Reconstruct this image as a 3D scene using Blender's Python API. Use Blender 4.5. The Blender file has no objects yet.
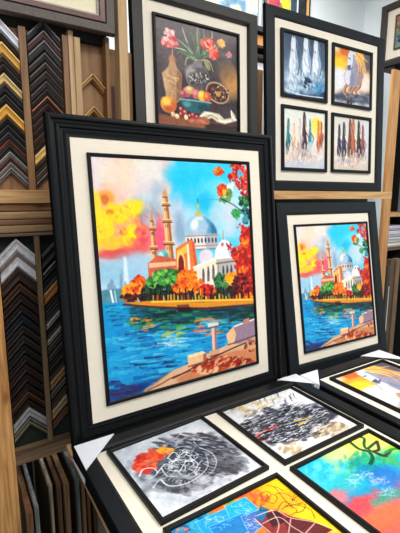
import bpy, math, random
import numpy as np
from mathutils import Matrix, Vector
R = math.radians
SC = bpy.context.scene
COL = SC.collection
random.seed(7)

# ------------------------------------------------------------------ materials
def lin(c):
    return tuple(((v/255)/12.92 if v/255 <= .04045 else ((v/255+.055)/1.055)**2.4) for v in c)

def new_mat(name):
    m = bpy.data.materials.new(name); m.use_nodes = True
    nt = m.node_tree; b = nt.nodes['Principled BSDF']
    return m, nt, b

def plain(name, c, rough=.5, var=.06, scale=30, bump=0, coat=0, spec=.5):
    """one colour broken up by a fine noise"""
    m, nt, b = new_mat(name)
    tc = nt.nodes.new('ShaderNodeTexCoord'); n = nt.nodes.new('ShaderNodeTexNoise')
    n.inputs['Scale'].default_value = scale; n.inputs['Detail'].default_value = 4
    nt.links.new(tc.outputs['Object'], n.inputs['Vector'])
    r = nt.nodes.new('ShaderNodeValToRGB'); l = lin(c)
    r.color_ramp.elements[0].position = .3; r.color_ramp.elements[1].position = .7
    r.color_ramp.elements[0].color = (*[v*(1-var) for v in l], 1)
    r.color_ramp.elements[1].color = (*[min(1, v*(1+var)) for v in l], 1)
    nt.links.new(n.outputs['Fac'], r.inputs['Fac']); nt.links.new(r.outputs['Color'], b.inputs['Base Color'])
    b.inputs['Roughness'].default_value = rough
    b.inputs['Specular IOR Level'].default_value = spec
    b.inputs['Coat Weight'].default_value = coat
    if bump:
        bp = nt.nodes.new('ShaderNodeBump'); bp.inputs['Strength'].default_value = bump; bp.inputs['Distance'].default_value = .002
        nt.links.new(n.outputs['Fac'], bp.inputs['Height']); nt.links.new(bp.outputs['Normal'], b.inputs['Normal'])
    return m

def wood(name, c1, c2, axis='Z', rough=.55, scale=22, contrast=1.0, knots=True):
    m, nt, b = new_mat(name)
    tc = nt.nodes.new('ShaderNodeTexCoord'); mp = nt.nodes.new('ShaderNodeMapping')
    s = [scale*1.6]*3; s['XYZ'.index(axis)] = scale*.10; mp.inputs['Scale'].default_value = s
    n = nt.nodes.new('ShaderNodeTexNoise'); n.inputs['Scale'].default_value = 1.6
    n.inputs['Detail'].default_value = 5; n.inputs['Distortion'].default_value = .9
    nt.links.new(tc.outputs['Object'], mp.inputs['Vector']); nt.links.new(mp.outputs['Vector'], n.inputs['Vector'])
    r = nt.nodes.new('ShaderNodeValToRGB')
    r.color_ramp.elements[0].position = .33; r.color_ramp.elements[1].position = .66
    r.color_ramp.elements[0].color = (*lin(c2), 1); r.color_ramp.elements[1].color = (*lin(c1), 1)
    nt.links.new(n.outputs['Fac'], r.inputs['Fac'])
    out = r.outputs['Color']
    if knots:
        mp2 = nt.nodes.new('ShaderNodeMapping'); s2 = [11]*3; s2['XYZ'.index(axis)] = 4; mp2.inputs['Scale'].default_value = s2
        v = nt.nodes.new('ShaderNodeTexVoronoi'); v.inputs['Scale'].default_value = 1.0
        nt.links.new(tc.outputs['Object'], mp2.inputs['Vector']); nt.links.new(mp2.outputs['Vector'], v.inputs['Vector'])
        r2 = nt.nodes.new('ShaderNodeValToRGB'); r2.color_ramp.elements[0].position = .03; r2.color_ramp.elements[1].position = .14
        r2.color_ramp.elements[0].color = (.25, .16, .1, 1); r2.color_ramp.elements[1].color = (1, 1, 1, 1)
        mx = nt.nodes.new('ShaderNodeMix'); mx.data_type = 'RGBA'; mx.blend_type = 'MULTIPLY'; mx.inputs['Factor'].default_value = .8
        nt.links.new(v.outputs['Distance'], r2.inputs['Fac']); nt.links.new(out, mx.inputs['A']); nt.links.new(r2.outputs['Color'], mx.inputs['B'])
        out = mx.outputs['Result']
    nt.links.new(out, b.inputs['Base Color'])
    b.inputs['Roughness'].default_value = rough
    return m

def print_mat(name, rough=.32):
    """paint of a picture, carried by the print itself"""
    m, nt, b = new_mat(name)
    a = nt.nodes.new('ShaderNodeVertexColor'); a.layer_name = 'paint'
    tc = nt.nodes.new('ShaderNodeTexCoord'); n = nt.nodes.new('ShaderNodeTexNoise')
    n.inputs['Scale'].default_value = 260; nt.links.new(tc.outputs['Object'], n.inputs['Vector'])
    bp = nt.nodes.new('ShaderNodeBump'); bp.inputs['Strength'].default_value = .12; bp.inputs['Distance'].default_value = .0005
    nt.links.new(n.outputs['Fac'], bp.inputs['Height']); nt.links.new(bp.outputs['Normal'], b.inputs['Normal'])
    nt.links.new(a.outputs['Color'], b.inputs['Base Color'])
    b.inputs['Roughness'].default_value = rough; b.inputs['Specular IOR Level'].default_value = .25
    return m

M = {}
M['black'] = plain('black_lacquer', (11, 14, 17), .38, .15, 60, spec=.22)
M['black_edge'] = plain('black_edge', (12, 14, 16), .85, .15, 60, spec=.05)
M['black_flat'] = plain('black_satin', (19, 26, 30), .5, .12, 60, spec=.2)
M['black_tile'] = plain('black_slip', (10, 11, 12), .45, .15, 60, spec=.2)
M['brown_black'] = wood('dark_brown_stain', (32, 27, 27), (19, 17, 18), 'Z', .55, 30, knots=False)
M['mat'] = plain('cream_mat', (229, 221, 204), .85, .03, 220, .15)
M['mat_white'] = plain('white_mat', (232, 224, 208), .85, .03, 220, .15)
M['backing'] = plain('brown_backing', (96, 74, 52), .9)
M['card'] = plain('white_card', (226, 229, 238), .5, .02, 40)
M['wall'] = plain('wall_paint', (232, 240, 244), .9, .02, 3, .05)
M['floor'] = plain('floor_tile', (92, 86, 80), .5, .1, 5)
M['ceil'] = plain('ceiling_paint', (225, 225, 222), .9, .02, 3)
M['pine_z'] = wood('pine_upright', (204, 152, 92), (168, 114, 62), 'Z')
M['pine_x'] = wood('pine_rail', (218, 176, 122), (182, 132, 80), 'X')
M['pine_y'] = wood('pine_edge', (206, 168, 120), (172, 130, 86), 'Y', knots=False)
M['pale_z'] = wood('pale_upright', (196, 164, 118), (168, 134, 92), 'Z', knots=False)
M['post_z'] = wood('orange_pine', (242, 186, 116), (186, 124, 66), 'Z', scale=26)
M['old_z'] = wood('weathered_upright', (146, 106, 64), (108, 74, 42), 'Z', knots=False)
M['grey_z'] = wood('grey_brown_upright', (138, 114, 82), (104, 84, 58), 'Z', knots=False)
M['old_x'] = wood('weathered_rail', (150, 124, 94), (84, 62, 44), 'X')
M['ply'] = wood('plywood_back', (150, 110, 68), (120, 84, 50), 'Z', knots=False)
M['green'] = plain('dark_green_board', (18, 34, 28), .8, .2, 10)
M['dark'] = plain('dark_board', (22, 20, 19), .8, .2, 10)
M['print'] = print_mat('printed_canvas')
M['print_gloss'] = print_mat('printed_panel', .22)

# ------------------------------------------------------------------ mesh helpers
class MB:
    def __init__(s): s.v = []; s.f = []; s.mi = []
    def quad(s, a, b, c, d, mi=0):
        n = len(s.v); s.v += [a, b, c, d]; s.f.append((n, n+1, n+2, n+3)); s.mi.append(mi)
    def box(s, x0, x1, y0, y1, z0, z1, mi=0, mat=None):
        n = len(s.v)
        p = [(x0,y0,z0),(x1,y0,z0),(x1,y1,z0),(x0,y1,z0),(x0,y0,z1),(x1,y0,z1),(x1,y1,z1),(x0,y1,z1)]
        if mat is not None: p = [tuple(mat @ Vector(q)) for q in p]
        s.v += p
        for f in ((0,3,2,1),(4,5,6,7),(0,1,5,4),(1,2,6,5),(2,3,7,6),(3,0,4,7)):
            s.f.append(tuple(n+i for i in f)); s.mi.append(mi)
        return s
    def prism(s, poly, z0, z1, mi=0):
        """poly: ccw xy outline"""
        n = len(s.v); k = len(poly)
        s.v += [(x, y, z0) for x, y in poly] + [(x, y, z1) for x, y in poly]
        s.f.append(tuple(n+i for i in reversed(range(k)))); s.mi.append(mi)
        s.f.append(tuple(n+k+i for i in range(k))); s.mi.append(mi)
        for i in range(k):
            j = (i+1) % k; s.f.append((n+i, n+j, n+k+j, n+k+i)); s.mi.append(mi)
        return s
    def ring(s, x0, x1, z0, z1, prof, mis=None, kz=1):
        """mitred moulding round a rectangle; prof = closed list of (inset, height toward the viewer)"""
        n = len(s.v); k = len(prof)
        for cx, cz, sx, sz in ((x0,z0,1,1),(x1,z0,-1,1),(x1,z1,-1,-1),(x0,z1,1,-1)):
            for t, d in prof: s.v.append((cx+sx*t, -d, cz+sz*t*kz))
        for c in range(4):
            e = (c+1) % 4
            for i in range(k):
                j = (i+1) % k
                s.f.append((n+c*k+i, n+c*k+j, n+e*k+j, n+e*k+i)); s.mi.append(mis[i] if mis else 0)
        return s
    def build(s, name, mats, parent=None, bevel=0):
        me = bpy.data.meshes.new(name); me.from_pydata(s.v, [], s.f)
        mats = mats if isinstance(mats, (list, tuple)) else [mats]
        for m in mats: me.materials.append(m)
        me.polygons.foreach_set('material_index', s.mi); me.update()
        o = bpy.data.objects.new(name, me); COL.objects.link(o)
        if parent: o.parent = parent
        if bevel:
            b = o.modifiers.new('bevel', 'BEVEL'); b.width = bevel; b.segments = 2; b.limit_method = 'ANGLE'
        return o

def tag(o, label=None, cat=None, group=None, kind=None):
    if label: o['label'] = label
    if cat: o['category'] = cat
    if group: o['group'] = group
    if kind: o['kind'] = kind
    return o

def empty(name, label, cat, group=None, loc=(0,0,0), rot=(0,0,0)):
    o = bpy.data.objects.new(name, None); COL.objects.link(o); o.empty_display_size = .05
    o.location = loc; o.rotation_euler = rot
    return tag(o, label, cat, group)

def struct(name, mb, m):
    return tag(mb.build(name, m), kind='structure')

# ------------------------------------------------------------------ a small painter for the prints
def homog(src, dst):
    A = []; B = []
    for (x, y), (u, v) in zip(src, dst):
        A += [[x, y, 1, 0, 0, 0, -u*x, -u*y], [0, 0, 0, x, y, 1, -v*x, -v*y]]; B += [u, v]
    return np.append(np.linalg.solve(np.array(A, float), np.array(B, float)), 1).reshape(3, 3)

class Art:
    """A flat canvas W x H. Points are mostly image pixel positions of the print, whose pixel corners (TL TR BR BL)
    are `quad`; they are straightened to the canvas."""
    def __init__(s, W, H, quad, base=(128,128,128), seed=1):
        s.W, s.H = W, H; s.ws = 1.0; s.rng = np.random.default_rng(seed)
        s.a = np.ones((H, W, 3))*np.array(base, float)
        s.h = homog(quad, [(0,0),(W-1,0),(W-1,H-1),(0,H-1)])  # quad is mostly image pixel corners; warps traced pixel points to the canvas
        q = np.array(quad); x, y = q[:,0], q[:,1]
        area = .5*abs(np.dot(x, np.roll(y,-1))-np.dot(y, np.roll(x,-1)))
        s.k = math.sqrt(W*H/area)
        s.Y, s.X = np.mgrid[0:H, 0:W].astype(float)
    def P(s, pts):
        p = np.c_[np.array(pts, float), np.ones(len(pts))] @ s.h.T
        return p[:, :2]/p[:, 2:]
    def noise(s, cells, seed=None):
        r = s.rng if seed is None else np.random.default_rng(seed)
        cy = max(2, int(cells*s.H/s.W))
        g = r.random((cy+2, cells+2))
        y = np.linspace(0, cy, s.H); x = np.linspace(0, cells, s.W)
        y0 = y.astype(int); x0 = x.astype(int); fy = (y-y0); fx = (x-x0)
        fy = (fy*fy*(3-2*fy))[:, None]; fx = (fx*fx*(3-2*fx))[None]
        g00 = g[np.ix_(y0, x0)]; g01 = g[np.ix_(y0, x0+1)]; g10 = g[np.ix_(y0+1, x0)]; g11 = g[np.ix_(y0+1, x0+1)]
        return (g00*(1-fx)+g01*fx)*(1-fy)+(g10*(1-fx)+g11*fx)*fy
    def _mix(s, y0, y1, x0, x1, m, col):
        s.a[y0:y1, x0:x1] = s.a[y0:y1, x0:x1]*(1-m[..., None])+np.array(col, float)*m[..., None]
    def _box(s, x0, y0, x1, y1):
        return max(0, int(y0)), min(s.H, int(y1)+2), max(0, int(x0)), min(s.W, int(x1)+2)
    def cells(s, W):
        pass
    def seg(s, X, Y, a, b):
        dx, dy = b-a; L = dx*dx+dy*dy+1e-9
        t = np.clip(((X-a[0])*dx+(Y-a[1])*dy)/L, 0, 1)
        return np.hypot(X-a[0]-t*dx, Y-a[1]-t*dy)
    def poly(s, pts, col, alpha=1, soft=.7, raw=False):
        p = np.array(pts, float) if raw else s.P(pts)
        y0, y1, x0, x1 = s._box(p[:,0].min()-soft*2, p[:,1].min()-soft*2, p[:,0].max()+soft*2, p[:,1].max()+soft*2)
        if y1 <= y0 or x1 <= x0: return
        X, Y = s.X[y0:y1, x0:x1], s.Y[y0:y1, x0:x1]
        ins = np.zeros(X.shape, bool); d = np.full(X.shape, 1e9)
        for i in range(len(p)):
            a, b = p[i], p[(i+1) % len(p)]
            d = np.minimum(d, s.seg(X, Y, a, b))
            c = (a[1] > Y) != (b[1] > Y)
            with np.errstate(divide='ignore', invalid='ignore'):
                ins ^= c & (X < (b[0]-a[0])*(Y-a[1])/(b[1]-a[1]+1e-12)+a[0])
        sd = np.where(ins, d, -d)
        s._mix(y0, y1, x0, x1, np.clip(.5+sd/(2*soft), 0, 1)*alpha, col)
    def stroke(s, pts, col, w=1, alpha=1, taper=False, raw=False):
        p = np.array(pts, float) if raw else s.P(pts)
        r = w*s.k*s.ws/2; n = len(p)-1
        y0, y1, x0, x1 = s._box(p[:,0].min()-r-2, p[:,1].min()-r-2, p[:,0].max()+r+2, p[:,1].max()+r+2)
        if y1 <= y0 or x1 <= x0: return
        X, Y = s.X[y0:y1, x0:x1], s.Y[y0:y1, x0:x1]; m = np.zeros(X.shape)
        for i in range(n):
            rr = r*(1-.75*(i/max(1, n))) if taper else r
            m = np.maximum(m, np.clip(rr+.5-s.seg(X, Y, p[i], p[i+1]), 0, 1))
        s._mix(y0, y1, x0, x1, m*alpha, col)
    def curve(s, pts, col, w=1, alpha=1, taper=False, n=6):
        p = s.P(pts); q = np.vstack([p[0], p, p[-1]]); out = []
        for i in range(1, len(q)-2):
            for j in range(n):
                t = j/n
                out.append(.5*((2*q[i])+(-q[i-1]+q[i+1])*t+(2*q[i-1]-5*q[i]+4*q[i+1]-q[i+2])*t*t+(-q[i-1]+3*q[i]-3*q[i+1]+q[i+2])*t**3))
        out.append(q[-1]); s.stroke(out, col, w, alpha, taper, raw=True)
    def ell(s, c, rx, ry, col, alpha=1, soft=1.0, ang=0, rough=0, raw=False, cells=14):
        """rx ry in picture pixels, soft = width of the edge as share of the radius (>=) """
        p = np.array(c, float) if raw else s.P([c])[0]
        rx, ry = rx*s.k, ry*s.k; g = 1+soft+rough
        R_ = max(rx, ry)*g
        y0, y1, x0, x1 = s._box(p[0]-R_, p[1]-R_, p[0]+R_, p[1]+R_)
        if y1 <= y0 or x1 <= x0: return
        X, Y = s.X[y0:y1, x0:x1]-p[0], s.Y[y0:y1, x0:x1]-p[1]
        ca, sa = math.cos(ang), math.sin(ang)
        u, v = (X*ca+Y*sa)/rx, (-X*sa+Y*ca)/ry
        d = np.hypot(u, v)
        if rough: d = d+(s.noise(cells)[y0:y1, x0:x1]-.5)*2*rough
        e = max(soft, .7/max(.5, min(rx, ry)))
        s._mix(y0, y1, x0, x1, np.clip((1-d)/e+.5, 0, 1)*alpha, col)
    def dabs(s, c, rx, ry, cols, n, size=1.2, asp=1.6, ang=None, alpha=.9):
        r = s.rng
        for _ in range(n):
            t = r.random()*6.283; q = math.sqrt(r.random())
            p = (c[0]+math.cos(t)*q*rx, c[1]+math.sin(t)*q*ry)
            z = size*(.6+.8*r.random())
            s.ell(p, z*asp/1.3, z/1.3, cols[r.integers(len(cols))], alpha, .35, r.random()*3.14 if ang is None else ang+(r.random()-.5)*.5)
    def blur(s, r):
        r = int(r)
        for ax in (0, 1):
            for _ in range(2):
                p = np.pad(s.a, [(r, r) if i == ax else (0, 0) for i in range(3)], mode='edge'); c = np.cumsum(p, ax)
                c = np.concatenate([np.zeros_like(np.take(c, [0], ax)), c], ax); n = s.a.shape[ax]; k = 2*r+1
                s.a = (np.take(c, range(k, k+n), ax)-np.take(c, range(n), ax))/k
    def jitter(s, amt=8, cells=60):
        s.a += ((s.noise(cells)+s.noise(cells*2))-1)[..., None]*amt*1.6
    def grad(s, fn):
        s.a = fn(s.X/(s.W-1), s.Y/(s.H-1), s)
    def mesh(s, name, w, h, step=1):
        a = np.clip(s.a[::step, ::step]/255, 0, 1); H, W = a.shape[:2]
        l = np.where(a <= .04045, a/12.92, ((a+.055)/1.055)**2.4)
        X, Z = np.meshgrid(np.linspace(-w/2, w/2, W), np.linspace(h, 0, H))
        co = np.stack([X, np.zeros_like(X), Z], -1).reshape(-1, 3)
        i = (np.arange(H-1)[:, None]*W+np.arange(W-1)[None]).ravel()
        f = np.stack([i, i+W, i+W+1, i+1], -1)
        me = bpy.data.meshes.new(name)
        me.vertices.add(len(co)); me.vertices.foreach_set('co', co.ravel())
        me.loops.add(f.size); me.loops.foreach_set('vertex_index', f.ravel().astype(np.int32))
        me.polygons.add(len(f)); me.polygons.foreach_set('loop_start', (np.arange(len(f))*4).astype(np.int32))
        me.update(calc_edges=True)
        ca = me.color_attributes.new('paint', 'FLOAT_COLOR', 'POINT')
        ca.data.foreach_set('color', np.c_[l.reshape(-1, 3), np.ones(W*H)].ravel())
        return me

def lerp_cols(t, stops):
    """t array; stops [(pos,(r,g,b))..]"""
    xs = [p for p, _ in stops]
    return np.stack([np.interp(t, xs, [c[i] for _, c in stops]) for i in range(3)], -1)

# ---- the city-and-mosque painting (seen twice in the photo)
def art_mosque():
    A = Art(300, 372, [(88.7,154.7),(246.3,163.5),(256.5,359.7),(107.8,403.2)], seed=3)
    def sky(x, y, s):
        t = x+.10*(s.noise(5, 1)-.5)
        c = lerp_cols(t, [(0,(226,192,204)),(.18,(234,204,192)),(.28,(232,216,184)),(.38,(222,200,196)),(.46,(170,216,232)),(.52,(60,200,238)),(1,(70,206,240))])
        lo = np.clip((y-.40)/.12, 0, 1)[..., None]
        c = c*(1-lo)+lo*np.array((150,205,232))
        w = np.clip((s.noise(6, 4)-.55)*2.2, 0, .55)[..., None]
        return c*(1-w)+w*np.array((226,232,240))
    A.grad(sky)
    E, D, P, S, C = A.ell, A.dabs, A.poly, A.stroke, A.curve
    for c, rx, ry, col, al in [((190,176),26,11,(24,196,240),.9),((222,170),22,9,(40,200,240),.8),((176,192),7,14,(30,196,238),.8),((216,186),17,8,(110,220,240),.7),
        ((205,200),8,8,(20,186,232),.9),((150,205),13,20,(150,176,202),.8),((146,196),7,5,(170,214,226),.9),((178,210),9,12,(196,206,226),.85),((180,232),7,14,(130,160,190),.8),
        ((228,214),13,18,(206,216,230),.85),((214,212),6,8,(190,206,222),.6),((240,228),9,16,(150,208,230),.8),((190,216),7,12,(206,222,236),.6),((140,182),12,12,(232,214,214),.6),((112,172),14,12,(244,226,190),.5)]:
        E(c, rx, ry, col, al, .9, rough=.4)
    # sunset cloud
    for c, rx, ry, col, al in [((120,228),34,22,(240,160,120),.9),((104,200),12,14,(244,190,150),.6),((150,234),16,16,(238,110,120),.9),((125,250),32,7,(232,92,88),.9),((108,254),16,4,(226,80,80),.8),((160,236),7,12,(240,84,120),.8),
        ((100,224),11,17,(252,222,30),.95),((104,196),8,7,(246,160,60),.9),((103,198),3.5,4,(206,96,50),.7),((117,212),11,9,(250,216,28),1),((108,211),4,3,(226,110,50),.8),((134,208),9,9,(252,222,30),1),((130,232),10,9,(254,226,18),1),
        ((112,242),13,5,(248,200,50),.9),((122,230),4,4,(222,110,60),.8),((141,224),6,8,(240,120,90),.7),((96,212),4,18,(252,224,50),.8),((141,242),9,5,(236,96,100),.8)]:
        E(c, rx, ry, col, al, .5, rough=.35)
    D((118,225), 24, 24, [(255,232,60),(246,190,60),(240,150,90),(250,214,30)], 90, 1.6, alpha=.45)
    D((150,212), 10, 14, [(120,150,184),(170,190,212),(206,214,226)], 26, 3, alpha=.4); D((140,236), 8, 8, [(232,90,80),(240,130,100),(226,70,96)], 30, 2, alpha=.5)
    # far towers and mist
    E((118,268), 24, 12, (146,204,232), .8, .7, rough=.3); E((140,262), 12, 9, (170,204,230), .8, .7)
    P([(122,256),(125,256),(129,292),(123,292)], (232,242,250), .8, 1.5)
    for x, y0, w in ((107,282,3),(110,278,4),(113,284,3),(119,272,1.6),(120.5,268,1.2),(124,280,2.2),(104,288,3)):
        P([(x-w/2,y0+2),(x,y0),(x+w/2,y0+2),(x+w/2+1,296),(x-w/2,296)], (118,152,184), .75, 1)
    P([(98,290),(124,287),(126,303),(99,305)], (58,128,150), .8, 1.5)
    S([(109,290),(112,304)], (232,244,248), 1.8); S([(113,290),(115,303)], (200,230,240), .9)
    # minarets
    def minaret(x0, top, x1, bot, w, rings):
        P([(x0-w*.32,top+8),(x0+w*.32,top+8),(x1+w*.55,bot),(x1-w*.55,bot)], (224,150,84), 1)
        P([(x0-w*.32,top+8),(x0-w*.08,top+8),(x1-w*.1,bot),(x1-w*.55,bot)], (246,204,140), .9)
        P([(x0+w*.12,top+8),(x0+w*.32,top+8),(x1+w*.55,bot),(x1+w*.2,bot)], (150,84,58), .8)
        for f in rings:
            y = top+(bot-top)*f; x = x0+(x1-x0)*f; ww = w*(.5+.35*f)
            P([(x-ww,y-1),(x+ww,y-1),(x+ww*.8,y+1.6),(x-ww*.8,y+1.6)], (196,128,70)); S([(x-ww,y+1.7),(x+ww,y+1.7)], (70,40,44), 1)
            S([(x-ww,y-1.4),(x+ww,y-1.4)], (252,226,170), .7)
            for k in (-.5, 0, .5): S([(x+k*ww*.7,y+4),(x+k*ww*.7,y+6.5)], (92,52,50), .7)
        E((x0,top+6), w*.33, 3.2, (206,150,90)); S([(x0-.2,top-1),(x0,top+4)], (190,140,80), .8)
        S([(x0-w*.3,top+9),(x0+w*.3,top+9)], (80,48,44), .9)
    minaret(164.2, 187, 170.6, 270, 7.5, (.19, .39, .66)); minaret(151, 211, 154.5, 268, 5, (.28, .62))
    # main dome
    P([(184.5,234),(217,232.5),(218.5,247),(186,249)], (232,226,220)); P([(204,233.5),(217,232.5),(218.5,247),(206,248)], (150,170,190), .75)
    for i in range(9): E((187.5+i*3.5,239.5-.12*i), 1.1, 2.6, (60,46,60), .95, .35)
    S([(184.5,235),(217,233.5)], (170,130,96), 1.1); S([(186,245),(218.5,243.6)], (176,140,108), 1.1); S([(186,248.5),(218.5,247)], (120,100,110), .9)
    P([(184,234),(183.6,227),(186,221),(190,216.5),(195,213.8),(198,213),(203,214),(209,217.5),(213.5,222),(216.5,228),(217,232.5)], (158,196,220))
    P([(203,215),(209,218.5),(213.5,223),(216,228),(216.5,232),(206,232.5),(208,224)], (70,146,186), .8, 2); P([(210,221),(213.5,224),(216,229),(216.3,232),(211,232)], (40,100,144), .8, 1.5); E((194,223), 4.2, 5.5, (236,246,250), .9, .7, .4); E((199,217), 4, 1.8, (220,236,244), .8, .7); E((198,230), 7, 1.6, (200,196,214), .7, .7)
    E((198,212.5), 3.4, 2, (220,184,60)); S([(197.2,201),(198,212)], (206,166,50), 1.2); E((197.4,205), 1.3, 1.3, (226,190,70)); S([(197,197.5),(197.2,202)], (70,80,70), .7)
    E((206,256), 8.5, 8, (232,222,232), .95, .25); E((202,254), 4, 4, (236,196,214), .6, .6)
    E((162,257), 6.5, 7.5, (90,186,196), 1, .2); E((160,255), 2.8, 4, (208,236,236), .9, .5); E((166,258), 2.2, 5, (56,140,160), .8, .5)
    P([(214,258),(215,248),(219,241),(223,237.5),(228,240),(233,247),(234.5,255)], (238,240,244)); E((230,249), 3.5, 6, (160,200,220), .7, .6)
    S([(222.6,229),(223,238)], (196,150,60), .9); E((222,243), 1.8, 1.8, (196,60,60), .8)
    # gate block
    P([(147,262),(157,254),(176,258),(176,283),(148,284)], (206,96,66)); P([(148,262),(176,260),(176,264),(148,267)], (244,196,152), .9)
    P([(175,247),(190,238),(194,241),(197,262),(197,290),(176,290)], (232,120,54)); P([(176,250),(187,243),(188,250),(176,257)], (250,196,70), .9)
    E((180.5,262), 4.6, 11, (250,206,120), 1, .15); E((180.7,263.5), 3.1, 9, (128,28,30), 1, .2); P([(177.6,266),(183.8,266),(184,284),(177.6,284)], (120,26,30))
    P([(186,243),(188,242),(191,278),(188,278)], (252,232,206)); P([(191,240),(193,240),(197,264),(194,264)], (214,88,60), .9)
    # white block
    P([(193,266),(216,256),(236,255),(240,262),(240,292),(196,294)], (240,230,206)); P([(216,258),(236,256),(240,262),(240,292),(218,292)], (176,170,166), .8)
    S([(193,266),(216,256.5),(236,255.5)], (250,246,232), 1.5); S([(216,262),(238,259)], (110,104,104), 1.6)
    for x, y in ((203,272),(208,270),(213,268)): E((x,y), 1.3, 5, (84,82,108), .95, .25); P([(x-1.2,y),(x+1.2,y),(x+1.3,y+10),(x-1.2,y+10)], (90,84,104), .9)
    for x, y in ((223,268),(227,267.5),(231,267)): E((x,y), 1.2, 4, (58,64,92), .9, .25); P([(x-1.1,y),(x+1.1,y),(x+1.1,y+8),(x-1.1,y+8)], (60,62,86), .9)
    S([(218,262),(218.6,290)], (120,110,112), .9)
    # trees
    def tree(c, rx, ry, cols, n, sz=1.7): D(c, rx, ry, cols, n, sz)
    RED = [(206,26,24),(176,14,24),(232,60,30),(236,96,30),(150,10,22)]; ORG = [(246,136,20),(252,170,30),(238,96,26),(214,70,24)]; GRN = [(58,150,60),(96,186,70),(34,112,52),(140,206,80),(22,80,44)]
    P([(138,298),(142,291),(258,283),(256,301),(140,303)], (30,34,30), .9, 2)
    tree((129,293), 8, 9, ORG, 90); tree((138,284), 8, 8, RED+ORG, 110); tree((128,298), 5, 4, [(60,30,40),(120,30,24)], 20)
    tree((166,277), 14, 9, GRN, 190); tree((155,284), 9, 8, GRN, 90); tree((160,289), 18, 5, [(24,60,40),(40,80,48),(20,30,30)], 100)
    tree((187,277), 10, 8, ORG, 120); tree((180,286), 8, 6, RED+ORG, 60); tree((196,285), 8, 6, ORG, 60); tree((206,289), 9, 6, RED, 90); tree((199,293), 5, 4, [(250,190,40)], 14)
    tree((221,281), 7, 9, [(46,116,60),(28,84,52),(20,50,40),(90,150,80)], 90); tree((232,277), 6, 6, [(250,190,30),(250,160,30),(240,130,30)], 80)
    tree((186,296), 70, 3.5, [(20,18,20),(60,24,24),(40,30,24)], 130, 1.5); tree((238,290), 12, 8, [(36,20,24),(80,20,24),(24,30,30)], 90)
    for c, rx, ry, n in [((246,238),6,14,120),((243,262),9,12,150),((250,282),6,12,110),((236,252),5,6,40),((250,172),6,10,90),((240,176),6,12,90),((236,166),6,4,40),((232,176),4,5,30),((246,192),5,9,60)]:
        D(c, rx, ry, RED, n, 1.5)
    P([(241,240),(246,228),(252,222),(256,300),(232,300),(238,262)], (150,18,24), .8, 2.5); D((246,262), 8, 34, RED, 170, 1.7); D((240,284), 8, 12, [(60,20,24),(30,24,24),(120,20,24)], 50, 1.5)
    tree((243,268), 4, 3, ORG, 26); tree((244,241), 4, 5, ORG, 30); tree((249,296), 3, 4, ORG, 16)
    tree((218,170), 4.5, 4, [(230,90,20),(246,150,30),(190,50,20)], 30); tree((222,189), 5, 5, [(216,36,24),(240,90,24)], 34); tree((224,191), 2.4, 2, [(252,190,40)], 7); tree((230,186), 3, 3, [(240,246,248)], 10)
    tree((240,172), 2.5, 2.5, [(90,176,214)], 9); tree((229,193), 3, 4, [(120,160,70),(90,130,60)], 20); tree((224,199), 5, 2.5, [(96,170,90),(60,140,70)], 20)
    tree((244,200), 6, 5, [(20,70,50),(16,44,40),(60,150,70)], 50); tree((236,212), 4, 4, [(40,140,70),(60,170,90)], 24); tree((245,214), 3, 9, [(20,70,70),(14,40,40),(40,110,110)], 40); tree((245,218), 3, 3, [(60,150,160)], 8)
    C([(221,197.5),(232,203),(241,209),(247,208)], (50,40,50), 1); C([(209,198.5),(219,197.8)], (120,140,150), .7)
    D((240,225), 4, 3, [(200,30,30)], 10, 1.2); D((228,245), 4, 4, [(190,30,40)], 10, 1.1)
    r = A.rng
    for i in range(26):
        x = 151+i*3.5+r.random()*1.5; y = 292+r.random()*4-.03*i; P([(x,y),(x+1+r.random()*1.6,y+.4),(x+2.2,300.5),(x+.1,300.5)], [(246,206,90),(250,180,50),(200,90,40),(240,190,120),(150,60,30)][r.integers(5)], .85)
    for i in range(18): x = 140+i*6.2+r.random()*4; C([(x+r.random()*2-1,288-.08*i),(x,295),(x+r.random()-.5,301)], (20,14,18), .8+r.random())
    # water
    P([(95,303),(124,302),(150,306),(200,304),(262,299),(262,372),(100,412)], (18,150,214), 1, 1.5)
    P([(126,303),(262,298),(262,316),(190,322),(150,334),(130,318)], (16,74,84), .9, 5)
    r = A.rng
    def wave(y0, y1, x0, x1, cols, n, L=9, w=1.3, al=.75, tilt=-.12):
        for _ in range(n):
            x = x0+r.random()*(x1-x0); y = y0+r.random()*(y1-y0); l = L*(.4+r.random())
            C([(x,y),(x+l*.5,y+l*.5*tilt+(r.random()-.5)*1.5),(x+l,y+l*tilt)], cols[r.integers(len(cols))], w*(.5+r.random()), al, True, 4)
    wave(308,395,98,230,[(14,120,194),(24,164,222),(44,186,232),(10,96,166)],120,20,4,.5)
    wave(335,385,100,190,[(40,180,228),(70,200,236),(24,160,220),(14,96,168)],70,16,3,.6)
    wave(306,322,128,256,[(12,50,56),(16,36,44),(20,80,70)],150,13,3,.75); wave(306,332,130,256,[(14,60,60),(30,110,80),(20,40,50),(40,150,90),(12,84,110)],150,10,1.9)
    wave(306,322,100,140,[(16,110,150),(30,160,190),(20,80,120)],40,8,1.5)
    wave(322,350,110,215,[(70,190,230),(30,130,190),(90,206,236),(14,70,130)],90,10,1.6)
    wave(318,332,126,150,[(230,130,40),(240,180,60),(60,150,70)],22,5,1.8); wave(318,334,192,214,[(232,120,70),(220,150,110)],22,8,2.2)
    wave(326,340,158,182,[(80,170,70),(40,140,80),(200,190,60)],18,7,2); wave(335,346,156,180,[(130,206,232),(190,228,240)],22,9,1.6)
    wave(345,362,120,160,[(100,200,230),(150,220,236)],12,10,.9); wave(356,372,128,168,[(18,40,92),(12,60,120)],9,18,1.8); wave(318,322,196,232,[(90,190,214)],12,8,1.2)
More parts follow.
